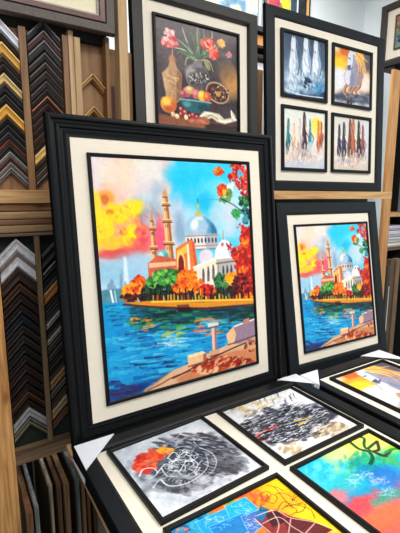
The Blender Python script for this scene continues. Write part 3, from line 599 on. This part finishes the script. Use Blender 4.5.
# ------------------------------------------------------------------ framed pictures
BIG_PROF = [(0,0),(0,.016),(.003,.021),(.010,.024),(.016,.023),(.018,.015),(.025,.014),(.032,.019),(.039,.018),(.042,.012),
            (.049,.011),(.056,.015),(.060,.014),(.0675,.0135),(.0675,.004),(.055,0)]
FLAT_PROF = [(0,0),(0,.026),(.004,.030),(.044,.030),(.050,.024),(.056,.014),(.056,.004),(.045,0)]
SLIP_LOW = [(0,0),(0,.007),(.002,.009),(.010,.008),(.013,.006),(.013,0)]
SLIP = [(0,.0),(0,.011),(.002,.013),(.010,.013),(.013,.010),(.013,.0)]

def scaled(prof, t):
    k = t/max(p[0] for p in prof); return [(a*k, b) for a, b in prof]

def framed(name, label, cat, corner, yaw, lean, w, h, margin, prof, black, matm, tiles, group=None, slipm=None, gap_depth=.012, slip_w=.013, art_mat=None, mz=None, slip=None):
    """corner = lower left corner of the mat opening in the room; w,h = opening; tiles = [(u,v,w,h,art mesh maker)]"""
    mz = mz or margin; W, H = w+2*margin, h+2*mz
    U = Vector((math.cos(yaw), math.sin(yaw), 0)); N = Vector((-math.sin(yaw), math.cos(yaw), 0))
    V = N*math.sin(lean)+Vector((0,0,math.cos(lean))); B = N*math.cos(lean)-Vector((0,0,math.sin(lean)))
    base = Vector(corner)+U*(w/2)-V*mz+B*gap_depth
    root = empty(name, label, cat, group, base, (-lean, 0, yaw))
    MB().ring(-W/2, W/2, 0, H, scaled(prof, margin), [1, 1]+[0]*(len(prof)-2), kz=mz/margin).build('frame', [black, M['black_edge']], root)
    MB().box(-w/2-.004, w/2+.004, -gap_depth, -.004, mz-.004, mz+h+.004).build('mat', matm, root)
    MB().box(-W/2+.012, W/2-.012, -.0035, -.0004, .012, H-.012).build('backing_board', M['backing'], root)
    for u, v, tw, th, mk, *tilt in tiles:
        cx, cz = -w/2+u+tw/2, mz+v
        sl = MB().ring(-tw/2, tw/2, 0, th, scaled(slip or SLIP, slip_w)).build('inner_frame', slipm or M['black_tile'], root)
        sl.location = (cx, -gap_depth-.0002, cz); sl.rotation_euler = (0, -R(tilt[0]) if tilt else 0, 0)
        me = mk('print', tw-2*slip_w+.002, th-2*slip_w+.002)
        me.materials.append(art_mat or M['print'])
        p = bpy.data.objects.new('print', me); COL.objects.link(p); p.parent = sl; p.location = (0, -.0045, slip_w-.001)
    return root, W, H

LP1, LP2, LP3, LP4, WORLD, EXPO = 34, 26, 36, 32, .52, .08
_cache = {}
def maker(fn, *a, step=1):
    def mk(name, w, h):
        k = (fn.__name__, a)
        if k not in _cache: _cache[k] = fn(*a)
        return _cache[k].mesh(name, w, h, step)
    return mk

FLATF = [(0,0),(0,.026),(.004,.029),(.050,.031),(.058,.026),(.062,.016),(.062,.004),(.05,0)]
FLATS = [(0,0),(0,.014),(.004,.018),(.050,.020),(.058,.018),(.062,.014),(.062,.004),(.05,0)]
LYING = [(0,0),(0,.037),(.004,.041),(.046,.041),(.054,.036),(.056,.030),(.056,.004),(.05,0)]

# ------------------------------------------------------------------ room
struct('floor', MB().box(-3.4, 3.1, -3.2, 2.4, -.1, 0), M['floor'])
struct('wall_back', MB().box(-3.4, 3.1, 2.32, 2.42, 0, 3.2), M['wall'])
struct('wall_right', MB().box(3.0, 3.1, -3.2, 2.32, 0, 3.2), M['wall'])
struct('ceiling', MB().box(-3.4, 3.1, -3.2, 2.42, 3.2, 3.3), M['ceil'])

# ------------------------------------------------------------------ display rack (one carpentry piece)
rack = empty('display_rack', 'tall wooden display rack of pine posts and rails holding corner samples and framed pictures', 'rack', loc=(.9,1.5,0))
def rp(name, x0, x1, y0, y1, z0, z1, m, bevel=.0015):  # coordinates here and for the pictures were back-projected from image pixels
    return MB().box(x0-.9, x1-.9, y0-1.5, y1-1.5, z0, z1).build(name, m, rack, bevel)
def lab(o, l): o['label'] = l; return o
rp('upright', .056, .130, 1.47, 1.53, 0, 1.377, M['post_z'])
rp('upright', .2505, .268, 1.50, 1.525, .576, 1.3665, M['grey_z'])
rp('upright', .246, .268, 1.50, 1.525, 1.522, 2.04, M['old_z'])
rp('upright', .383, .402, 1.50, 1.545, 1.522, 2.040, M['old_z'])
rp('upright', .4025, .420, 1.497, 1.545, 1.522, 2.056, M['pale_z'])
rp('upright', .4205, .442, 1.494, 1.545, 1.522, 2.038, M['pale_z'])
rp('upright', .534, .549, 1.50, 1.545, 1.522, 2.06, M['ply'])
lab(rp('upright', .568, .602, 1.455, 1.50, 0, 2.6, M['pale_z']), 'pale yellow pine post')
rp('upright', 2.380, 2.455, 1.60, 1.62, 0, 2.262, M['pine_z'])
rp('rail', -.5, .56, 1.485, 1.53, 1.478, 1.522, M['pine_x'])
rp('rail', -.5, .60, 1.49, 1.53, .524, .575, M['old_x'])
lab(rp('rail', -.5, .55, 1.5255, 1.56, 2.04, 2.13, M['dark']), 'dark header rail')
rp('rail', 1.22, 2.265, 1.475, 1.595, 1.487, 1.527, M['pine_x'])
rp('rail', .60, 1.215, 1.475, 1.60, 1.487, 1.527, M['pine_x'])
rp('shelf_board', -.5, .56, 1.49, 1.60, 1.3665, 1.376, M['old_x'])
lab(rp('back_panel', -.5, .3825, 1.525, 1.536, 1.522, 2.039, M['ply']), 'brown plywood back panel')
rp('back_panel', .4425, .70, 1.5455, 1.556, 1.3, 2.039, M['ply'])
lab(rp('back_panel', -.5, .64, 1.5305, 1.541, .524, 1.366, M['green']), 'dark green back panel')
rp('back_panel', -.5, .64, 1.86, 1.87, 0, .60, M['dark'])
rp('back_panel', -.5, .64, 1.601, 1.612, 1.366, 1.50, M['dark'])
lab(rp('back_panel', .65, 2.35, 1.70, 1.712, .0, 1.495, M['dark']), 'added dark panel behind the small mosque picture')  # dark panel put in to fill the black band under the rail

# raw moulding lengths lying in the slot under the rail
for z0, z1, y0, c, lb in ((1.4505,1.4770,1.497,(172,116,74),'reddish brown moulding length, topmost in the slot under the rail'),(1.4235,1.4495,1.50,(196,156,110),'light tan moulding length lying under the reddish brown one'),
                          (1.4035,1.4225,1.500,(140,94,62),'thin brown moulding length in the middle of the slot'),(1.3775,1.4025,1.495,(176,140,98),'bottom tan moulding length with a rounded edge in the slot')):
    m = wood('length_wood', c, tuple(int(v*.72) for v in c), 'X')
    o = MB().box(-.5, .50, y0, 1.595, z0, z1).build('moulding_length', m, None, .005)
    tag(o, lb, 'wood moulding', 'moulding lengths stacked under the middle rail')

# ------------------------------------------------------------------ corner samples
_sm = {}
def sample_mats(c, lip):
    k = (c, lip)
    if k not in _sm:
        glossy = max(c) > 150
        _sm[k] = [plain('sample_face', c, .38 if glossy else .5, .18, 70), plain('sample_lip_highlight', lip, .3, .12, 70)]  # lighter lip paints in the highlight line, besides any real edge colour
    return _sm[k]
ORD = ['topmost','second from the top','third from the top','fourth from the top','fifth from the top','sixth from the top','seventh from the top','eighth from the top','ninth from the top','tenth from the top','eleventh from the top','twelfth from the top',
       'thirteenth from the top','fourteenth from the top','fifteenth from the top','sixteenth from the top','seventeenth from the top','eighteenth from the top','nineteenth from the top','twentieth from the top','twenty-first from the top','twenty-second from the top','twenty-third from the top','twenty-fourth from the top']
def corner_sample(x, y, z, half, band, c, lip, label, group, depth=.022, slope=1.02):
    """a mitred corner of frame moulding hung point upwards; x,z = its point"""
    prof = [(0,0),(0,depth*.75),(.10,depth),(.20,depth),(.27,depth*.72),(.55,depth*.62),(.80,depth*.78),(.93,depth*.55),(1,depth*.3),(1,0)]
    mb = MB(); n = len(prof)
    for sx in (-1, 0, 1):
        for t, d in prof: mb.v.append((sx*half, -d, -abs(sx)*half*slope-t*band))
    for a in (0, 1):
        for i in range(n):
            j = (i+1) % n
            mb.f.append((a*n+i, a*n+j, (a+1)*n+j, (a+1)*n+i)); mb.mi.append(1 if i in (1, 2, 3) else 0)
    mb.f.append(tuple(range(n))); mb.mi.append(0); mb.f.append(tuple(2*n+i for i in reversed(range(n)))); mb.mi.append(0)
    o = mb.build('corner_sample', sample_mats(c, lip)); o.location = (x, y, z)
    return tag(o, label, 'frame corner sample', group)

def column(x, half, y, items, where, group):
    for i, (z, band, c, lip, word) in enumerate(items):
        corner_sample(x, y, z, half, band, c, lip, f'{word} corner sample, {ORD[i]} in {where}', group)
DK, DB, GY = (24,22,22), (44,30,26), (60,58,58)
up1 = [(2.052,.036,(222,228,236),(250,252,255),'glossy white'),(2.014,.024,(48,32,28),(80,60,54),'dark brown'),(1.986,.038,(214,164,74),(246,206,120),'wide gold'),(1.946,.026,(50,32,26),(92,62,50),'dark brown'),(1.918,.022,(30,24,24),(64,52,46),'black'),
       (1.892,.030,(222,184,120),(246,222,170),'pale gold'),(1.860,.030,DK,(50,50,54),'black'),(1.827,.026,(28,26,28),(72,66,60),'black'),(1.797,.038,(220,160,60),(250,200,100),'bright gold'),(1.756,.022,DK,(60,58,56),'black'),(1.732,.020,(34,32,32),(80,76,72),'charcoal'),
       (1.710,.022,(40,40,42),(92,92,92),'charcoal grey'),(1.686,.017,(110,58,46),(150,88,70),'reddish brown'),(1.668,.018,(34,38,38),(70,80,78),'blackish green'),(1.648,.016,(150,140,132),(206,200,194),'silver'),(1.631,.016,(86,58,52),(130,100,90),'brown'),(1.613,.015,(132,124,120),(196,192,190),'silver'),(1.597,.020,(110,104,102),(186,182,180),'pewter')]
column(.195, .050, 1.524, up1, 'the upper left column', 'corner samples in the upper left column')
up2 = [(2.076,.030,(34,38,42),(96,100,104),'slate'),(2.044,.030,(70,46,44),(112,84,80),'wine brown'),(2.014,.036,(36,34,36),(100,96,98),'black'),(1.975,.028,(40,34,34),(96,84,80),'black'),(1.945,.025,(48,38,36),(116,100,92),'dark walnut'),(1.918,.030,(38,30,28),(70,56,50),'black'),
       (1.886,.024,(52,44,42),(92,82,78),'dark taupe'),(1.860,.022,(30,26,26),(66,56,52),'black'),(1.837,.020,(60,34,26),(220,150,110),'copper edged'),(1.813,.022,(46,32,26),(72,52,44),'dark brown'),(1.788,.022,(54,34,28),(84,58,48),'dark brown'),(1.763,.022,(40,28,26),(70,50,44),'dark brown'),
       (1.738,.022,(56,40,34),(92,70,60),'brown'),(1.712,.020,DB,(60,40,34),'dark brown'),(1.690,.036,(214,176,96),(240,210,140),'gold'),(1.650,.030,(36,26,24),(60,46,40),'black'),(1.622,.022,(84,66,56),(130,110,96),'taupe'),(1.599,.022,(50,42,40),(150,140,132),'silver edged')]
column(.325, .052, 1.524, up2, 'the upper column by the posts', 'corner samples in the upper second column')
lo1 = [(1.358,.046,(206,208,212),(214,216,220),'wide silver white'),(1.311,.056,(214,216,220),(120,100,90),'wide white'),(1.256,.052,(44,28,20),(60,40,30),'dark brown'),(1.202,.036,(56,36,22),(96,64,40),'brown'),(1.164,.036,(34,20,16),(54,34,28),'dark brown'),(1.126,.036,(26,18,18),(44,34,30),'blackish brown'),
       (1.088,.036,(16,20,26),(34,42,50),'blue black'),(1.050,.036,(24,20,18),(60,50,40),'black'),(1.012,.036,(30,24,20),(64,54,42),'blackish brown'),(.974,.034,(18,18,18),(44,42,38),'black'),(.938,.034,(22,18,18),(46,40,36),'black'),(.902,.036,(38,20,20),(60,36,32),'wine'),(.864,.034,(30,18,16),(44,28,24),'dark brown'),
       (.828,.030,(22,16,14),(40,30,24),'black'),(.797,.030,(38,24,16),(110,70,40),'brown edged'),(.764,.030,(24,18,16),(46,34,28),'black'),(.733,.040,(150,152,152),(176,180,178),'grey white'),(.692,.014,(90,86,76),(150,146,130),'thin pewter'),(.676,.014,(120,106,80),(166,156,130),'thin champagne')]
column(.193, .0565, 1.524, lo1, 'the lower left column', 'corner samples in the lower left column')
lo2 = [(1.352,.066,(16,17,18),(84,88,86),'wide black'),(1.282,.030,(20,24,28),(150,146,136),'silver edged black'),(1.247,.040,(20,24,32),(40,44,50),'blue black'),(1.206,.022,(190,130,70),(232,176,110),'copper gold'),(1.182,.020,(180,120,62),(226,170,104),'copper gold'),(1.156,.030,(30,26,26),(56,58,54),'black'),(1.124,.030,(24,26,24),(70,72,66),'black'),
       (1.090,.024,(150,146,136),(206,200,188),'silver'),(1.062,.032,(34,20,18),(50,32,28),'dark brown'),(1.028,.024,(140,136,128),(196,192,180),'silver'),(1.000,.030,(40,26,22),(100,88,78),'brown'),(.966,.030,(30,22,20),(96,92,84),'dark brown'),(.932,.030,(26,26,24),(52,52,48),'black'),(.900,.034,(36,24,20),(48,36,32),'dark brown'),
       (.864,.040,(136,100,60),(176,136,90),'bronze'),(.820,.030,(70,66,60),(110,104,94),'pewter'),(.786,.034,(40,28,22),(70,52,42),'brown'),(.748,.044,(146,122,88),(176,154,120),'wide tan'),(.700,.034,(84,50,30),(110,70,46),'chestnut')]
column(.327, .054, 1.524, lo2, 'the lower column by the frame', 'corner samples in the lower second column')
for z, w in ((1.937,'upper'),(1.826,'lower')):
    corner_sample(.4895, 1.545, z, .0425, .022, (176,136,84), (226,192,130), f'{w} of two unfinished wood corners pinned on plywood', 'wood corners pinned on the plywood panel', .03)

# stuff seen in the narrow gap by the pale post
tag(MB().box(.5495,.567,1.51,1.54,1.523,1.90).build('wooden_panel', wood('red_wood',(92,48,34),(60,30,24),'Z',knots=False), None, .002), 'reddish dark wooden panel standing in the narrow gap beside the pale post', 'panel')

# ------------------------------------------------------------------ frames stored upright in the bottom bay
bay = [(.141,.160,1.36,.42,(120,84,56),'brown wooden frame edge standing next to the orange pine post'),(.165,.176,1.33,.455,(126,130,130),'grey board standing left of the beige board'),(.226,.236,1.40,.468,(176,166,140),'tall thin beige board stored upright under the rack'),
       (.2385,.244,1.44,.45,(30,28,26),'thin black board tucked behind the beige board'),(.251,.266,1.40,.46,(112,78,54),'brown frame stored upright, nearest the beige board'),(.274,.292,1.385,.462,(140,108,78),'wider tan brown frame stored upright beside the brown one'),
       (.318,.329,1.385,.465,(116,122,122),'grey metal-edged board stored upright'),(.336,.346,1.375,.44,(150,116,82),'narrow light brown frame stored right of the grey board'),(.352,.362,1.37,.436,(110,76,52),'narrow reddish brown frame under the table edge'),(.374,.390,1.38,.43,(84,58,42),'dark brown frame deepest under the table edge')]
for x0, x1, y0, z1, c, lb in bay:
    m = wood('stored_wood', tuple(min(240, int(v*1.22)) for v in c), tuple(int(v*.8) for v in c), 'Z', knots=False)
    root = empty('stored_frame', lb, 'stored frame', 'frames stored upright in the bottom bay', ((x0+x1)/2, y0, .0))
    w = (x1-x0)/2; D = .40
    r = MB()
    r.box(-w, w, 0, .03, 0, z1); r.box(-w, w, D-.03, D, 0, z1); r.box(-w, w, .03, D-.03, z1-.03, z1); r.box(-w, w, .03, D-.03, 0, .03)
    r.build('frame', m, root, .0015)
    MB().box(-w*.5, w*.5, .028, D-.028, .028, z1-.028).build('backing_board', M['backing'], root)

# ------------------------------------------------------------------ table
tb = empty('display_table', 'low table with a light plywood edge carrying the flat framed pictures', 'table', loc=(1.2,.75,0))
MB().box(-.951, .56, -.75, .435, .728, .742).build('tabletop', M['pine_y'], tb, .001)
MB().box(-.70, .50, -.70, .40, .66, .7275).build('apron', M['dark'], tb)
for sx in (-.67, .47):
    for sy in (-.66, .36): MB().box(sx-.025, sx+.025, sy-.025, sy+.025, 0, .6595).build('leg', M['dark'], tb)

# ------------------------------------------------------------------ the leaning pictures
framed('framed_picture', 'largest framed picture, a mosque on the water in a thick stepped black frame', 'framed picture',
       (.323,1.145,.8095), R(.4), R(6.3), .7144, .867, .067, BIG_PROF, M['black'], M['mat'],
       [(.046,.045,.617,.779,maker(art_mosque))], group='mosque pictures', slip_w=.0115, mz=.064, slip=SLIP_LOW)
framed('framed_picture', 'smaller framed mosque picture under the pine rail, right of the largest one', 'framed picture',
       (1.212,1.154,.7965), R(-2.07), R(10.1), .515, .635, .059, FLATS, M['black_flat'], M['mat'],
       [(.032,.040,.466,.554,maker(art_mosque, step=2))], group='mosque pictures', slip_w=.010, mz=.0545, slip=SLIP_LOW)
framed('framed_picture', 'black framed set of four small horse pictures standing on the pine rail', 'framed picture',
       (1.38,1.52,1.5785), R(-1.4), R(3.3), .745, .747, .061, FLATS, M['black_flat'], M['mat_white'],
       [(.032,.397,.313,.309,maker(art_white_horses)),(.381,.397,.315,.306,maker(art_fire_horse)),(.034,.048,.312,.312,maker(art_runners,0)),(.381,.050,.316,.306,maker(art_runners,1))], slip_w=.0155, mz=.0505)
framed('framed_picture', 'framed still life of tulips, silver vase and fruit standing behind the largest frame', 'framed picture',
       (.702,1.527,1.580), R(.1), R(2.4), .510, .668, .0505, FLATF, M['brown_black'], M['mat_white'],
       [(.041,.086,.421,.538,maker(art_vase))], slip_w=.0115)

# ------------------------------------------------------------------ pictures lying on the table
framed('framed_picture', 'black framed set of calligraphy panels lying flat below the largest picture', 'framed picture',
       (.308,.262,.772), R(.8), R(90), .788, .786, .050, LYING, M['black'], M['mat'],
       [(.042,.462,.334,.318,maker(art_grey_script),2.2),(.422,.456,.346,.326,maker(art_black_script)),(.038,.104,.338,.336,maker(art_orange_script)),(.420,.102,.340,.335,maker(art_green_script))], group='framed sets lying on the table', gap_depth=.030, slip_w=.0115, art_mat=M['print_gloss'])
framed('framed_picture', 'black framed set with a running horse, lying flat at the right table edge', 'framed picture',
       (1.207,.262,.772), R(.0), R(90), .425, .782, .045, LYING, M['black'], M['mat'],
       [(.040,.414,.345,.345,maker(art_fire_horse,12)),(.040,.035,.345,.345,maker(art_runners,0))], group='framed sets lying on the table', gap_depth=.030, slip_w=.0115, art_mat=M['print_gloss'])

def protector(label, x, y, z, sx, leg=.115, h=.030):
    """folded white card on a frame corner: top triangle and two side flaps. x,y = outer corner, sx=+1 when the frame lies to its right"""
    mb = MB(); t = .0015
    tri = [(0,0),(sx*leg,0),(0,-leg)]
    if sx > 0: tri = [(0,0),(0,-leg),(leg,0)]
    mb.prism(tri, 0, t)
    mb.box(min(0,sx*leg), max(0,sx*leg), 0, t, -h, t)
    o2 = -.007 if sx > 0 else .004
    n = len(mb.v); mb.v += [(0,0,t),(0,-leg,t),(o2,-leg,-h),(o2,0,-h),(t*sx,0,0),(t*sx,-leg,0),(o2+t*sx,-leg,-h),(o2+t*sx,0,-h)]
    for q in ((0,1,2,3),(7,6,5,4),(0,3,7,4),(1,5,6,2),(0,4,5,1),(3,2,6,7)): mb.f.append(tuple(n+i for i in q)); mb.mi.append(0)
    o = mb.build('corner_protector', M['card']); o.location = (x, y, z)
    return tag(o, label, 'corner protector', 'white card corner protectors on the lying frames')
protector('white folded card protector on the left corner of the flat frame below the largest picture', .2525, 1.0985, .7835, 1, .12, .038)
protector('white card protector left of the seam between the two flat frames', 1.1535, 1.112, .7835, -1, .10)
protector('white card protector right of the seam, touching the flat frame with the horse', 1.1600, 1.094, .7835, 1, .10)
protector('white card protector on the far right corner beside the dark boards', 1.6795, 1.094, .7835, -1, .135)

# ------------------------------------------------------------------ top left picture on the rack
mb = MB()
TLP = [(0,0),(0,.022),(.004,.027),(.030,.024),(.034,.018),(.036,.024),(.052,.022),(.054,.014),(.060,.014),(.062,.004),(.05,0)]
t = empty('framed_picture', 'dark brown framed picture with cream mat hanging at the top left corner', 'framed picture', loc=(.05,1.487,2.058))
W_, H_ = 1.02, .7
red = plain('red_brown_strip', (92,52,44), .4, .2, 60); gb = plain('grey_brown_strip', (72,62,56), .5, .3, 120)
MB().ring(-W_/2, W_/2, 0, H_, TLP, [0,0,0,0,0,1,1,2,2,0,0]).build('frame', [gb, red, plain('silver_fillet', (170,160,150), .4)], t)
MB().box(-W_/2+.058, W_/2-.058, -.008, -.004, .058, H_-.058).build('mat', plain('ivory_mat', (236,226,196), .8, .03, 200), t)
sl = MB().ring(-.36, .36, .16, .56, SLIP).build('inner_frame', M['black_tile'], t); sl.location = (0,-.008,0)
MB().box(-.349, .349, -.011, -.009, .171, .549).build('print', plain('plain_print', (150,140,120), .6, .4, 6), t)
MB().box(-W_/2+.01, W_/2-.01, -.0035, -.0003, .01, H_-.01).build('backing_board', M['backing'], t)

# ------------------------------------------------------------------ background
def wall_pic(label, x0, x1, z0, z1, y, fcol, lip, art, group='pictures on the back wall'):
    root = empty('framed_picture', label, 'framed picture', group, ((x0+x1)/2, y, z0))
    w, h = x1-x0, z1-z0
    MB().ring(-w/2, w/2, 0, h, [(0,0),(0,.025),(.02,.03),(.024,.022),(.035,.02),(.035,.004)], [0,0,1,1,0,0]).build('frame', [plain('wall_frame', fcol, .45), plain('wall_frame_lip', lip, .35)], root)
    me = art('print', w-.06, h-.06); me.materials.append(M['print'])
    p = bpy.data.objects.new('print', me); COL.objects.link(p); p.parent = root; p.location = (0,-.008,.03)
    MB().box(-w/2+.005, w/2-.005, -.004, 0, .005, h-.005).build('backing_board', M['backing'], root)
wall_pic('abstract picture with red, yellow and dark bands high on the back wall', 1.935, 2.365, 2.40, 3.08, 2.318, (40,36,34), (190,150,90), maker(art_abstract, 0))
wall_pic('pale blue and cream picture high on the back wall above the still life', 1.05, 1.925, 2.50, 3.10, 2.318, (120,130,140), (160,170,176), maker(art_abstract, 1))

# right wall picture
root = empty('framed_picture', 'dark framed landscape picture with cream mat on the right wall, cut by the photo edge', 'framed picture', loc=(2.999,1.81,2.487), rot=(0,0,R(-90)))
w, h = .66, .44
MB().ring(-w/2, w/2, 0, h, [(0,0),(0,.03),(.006,.036),(.040,.030),(.046,.022),(.046,.004)]).build('frame', plain('espresso_frame', (52,40,38), .4, .2, 60), root)
MB().box(-w/2+.044, w/2-.044, -.010, -.004, .044, h-.044).build('mat', M['mat'], root)
sl = MB().ring(-.215, .215, .105, .345, [(0,0),(0,.010),(.006,.012),(.010,.008),(.010,0)]).build('inner_frame', plain('bronze_slip', (84,62,44), .4), root); sl.location = (0,-.0105,0)
me = maker(art_harbour)('print', .412, .222); me.materials.append(M['print']); p = bpy.data.objects.new('print', me); COL.objects.link(p); p.parent = sl; p.location = (0,-.004,.114)

# bits in the gap between still life and horse set
tag(MB().box(1.553,1.606,1.90,1.96,0,2.21).build('timber_stud', wood('stud_wood',(140,104,62),(104,74,44),'Z'), None, .003), 'brown timber stud seen in the gap between the still life and the horse set', 'timber')
tag(MB().box(1.33,1.80,1.99,2.02,0,2.28).build('white_board', M['card'], None, .002), 'white board standing behind the brown timber stud', 'board')
sh = empty('wall_shelf', 'dark wall shelf seen above the white board in the gap between frames', 'shelf', loc=(1.7,2.318,2.30))
MB().box(-.24, .35, -.34, 0, 0, .022).build('shelf_board', M['dark'], sh, .002); MB().box(-.24, .35, -.34, 0, .055, .072).build('shelf_board', M['dark'], sh, .002); MB().box(-.24, .35, -.34, 0, .145, .175).build('shelf_board', M['dark'], sh, .002); MB().box(-.24, -.22, -.33, 0, .0725, .1445).build('side_panel', M['old_z'], sh)
tag(MB().box(1.52,1.74,1.99,2.2,2.3725,2.43).build('box', plain('tan_box',(190,130,70),.6), None, .003), 'tan box on the lower board of the dark wall shelf', 'box')

# right edge: boards, shelf, papers
tag(MB().box(2.40,2.63,1.76,1.78,0,2.30).build('white_board', plain('pale_board',(200,208,212),.6,.05,8), None, .002), 'tall pale board standing behind the right pine post', 'board')
s2 = empty('side_shelving', 'wooden shelving at the right edge behind the pine post', 'shelving', loc=(2.8,1.9,0))
MB().box(-.14, .1715, -.14, .349, 1.355, 1.385).build('shelf_board', M['pine_x'], s2, .002)
MB().box(-.14, .1715, -.10, .349, 1.10, 1.125).build('shelf_board', M['old_x'], s2, .002)
MB().box(-.14, .19, .35, .37, 0, 2.379).build('back_panel', M['dark'], s2)
MB().box(.172, .19, -.16, .349, 0, 2.379).build('side_panel', M['dark'], s2)
MB().box(-.14, .19, -.16, .35, 2.38, 2.41).build('shelf_board', M['dark'], s2, .002)
MB().box(-.0, .012, -.15, -.13, 1.39, 2.37).build('rod', plain('steel',(120,126,130),.3), s2)
MB().box(-.165, -.145, -.12, .35, 0, 2.36).build('side_panel', M['dark'], s2)
zz = 1.1255
for i in range(8):
    th = .012+.006*(i % 3); dx = .008*math.sin(i*2.1)
    o = MB().box(2.672+dx, 2.96+dx, 1.79+.01*math.cos(i*3), 2.2, zz, zz+th).build('paper_stack', plain('paper', (226-i*3,222-i*3,216), .8, .05, 90), None, .002)
    tag(o, 'stack of white paper and card on the shelf at the right edge', 'paper', 'paper stacks on the side shelf'); zz += th+.0015+.004*(i % 2)
for i, (x, y, w, c, z1, lb) in enumerate([(2.475,1.69,.09,(120,128,122),1.10,'grey green board standing right of the pine post'),(2.575,1.70,.012,(214,218,218),1.30,'white-edged panel standing behind the pine post'),(2.60,1.68,.03,(60,52,44),1.02,'dark brown board standing by the white-edged panel'),
        (2.655,1.70,.014,(226,230,236),.86,'slim white strip standing among dark boards at the right edge'),(2.69,1.72,.05,(92,72,52),1.05,'brown board at the right edge under the papers'),(2.76,1.72,.05,(120,98,72),1.05,'tan brown board at the right edge under the papers')]):
    o = MB().box(x, x+w, y, y+.04, 0, z1).build('standing_board', plain('board_paint', c, .7, .12, 20), None, .002); tag(o, lb, 'board')

# ------------------------------------------------------------------ light
def ceiling_light(x, y, power, w=1.2, d=.6, label=''):
    root = empty('ceiling_light', label, 'ceiling light', 'ceiling light panels', (x, y, 3.199))
    MB().ring(-w/2, w/2, -d/2, d/2, [(0,0),(0,.03),(.02,.03),(.02,0)]).build('frame', M['card'], root).rotation_euler = (R(90),0,0)
    em = bpy.data.materials.new('lamp_glow'); em.use_nodes = True; b = em.node_tree.nodes['Principled BSDF']
    b.inputs['Emission Color'].default_value = (1,.98,.95,1); b.inputs['Emission Strength'].default_value = 3
    MB().box(-w/2+.02, w/2-.02, -d/2+.02, d/2-.02, -.015, -.005).build('diffuser', em, root)
    l = bpy.data.lights.new('panel_light', 'AREA'); l.shape = 'RECTANGLE'; l.size = w-.05; l.size_y = d-.05; l.energy = power; l.color = (1,.97,.93)
    lo = bpy.data.objects.new('panel_light', l); COL.objects.link(lo); lo.location = (x, y, 3.17)
ceiling_light(.3, -.5, LP1, label='ceiling light panel over the front of the table')
ceiling_light(1.9, .0, LP2, label='ceiling light panel near the right wall')
ceiling_light(1.6, 1.75, LP4, .9, .3, 'added light panel brightening the back wall')  # added lamp, lifts the back wall and the frame tops
ceiling_light(.9, -1.6, LP3, label='ceiling light panel behind the viewer')
w = bpy.data.worlds.new('world'); SC.world = w; w.use_nodes = True
w.node_tree.nodes['Background'].inputs['Color'].default_value = (.86,.93,1,1); w.node_tree.nodes['Background'].inputs['Strength'].default_value = WORLD

# ------------------------------------------------------------------ camera
cam = bpy.data.cameras.new('camera'); co = bpy.data.objects.new('camera', cam); COL.objects.link(co)
cam.sensor_fit = 'VERTICAL'; cam.sensor_height = 24; cam.lens = 24*404/533; cam.clip_start = .02
co.location = (0,0,1.5); co.rotation_euler = (R(90-9.83), 0, R(-31.85))
SC.camera = co
SC.view_settings.view_transform = 'Standard'; SC.view_settings.look = 'None'; SC.view_settings.gamma = 1; SC.view_settings.use_curve_mapping = False
SC.view_settings.exposure = EXPO
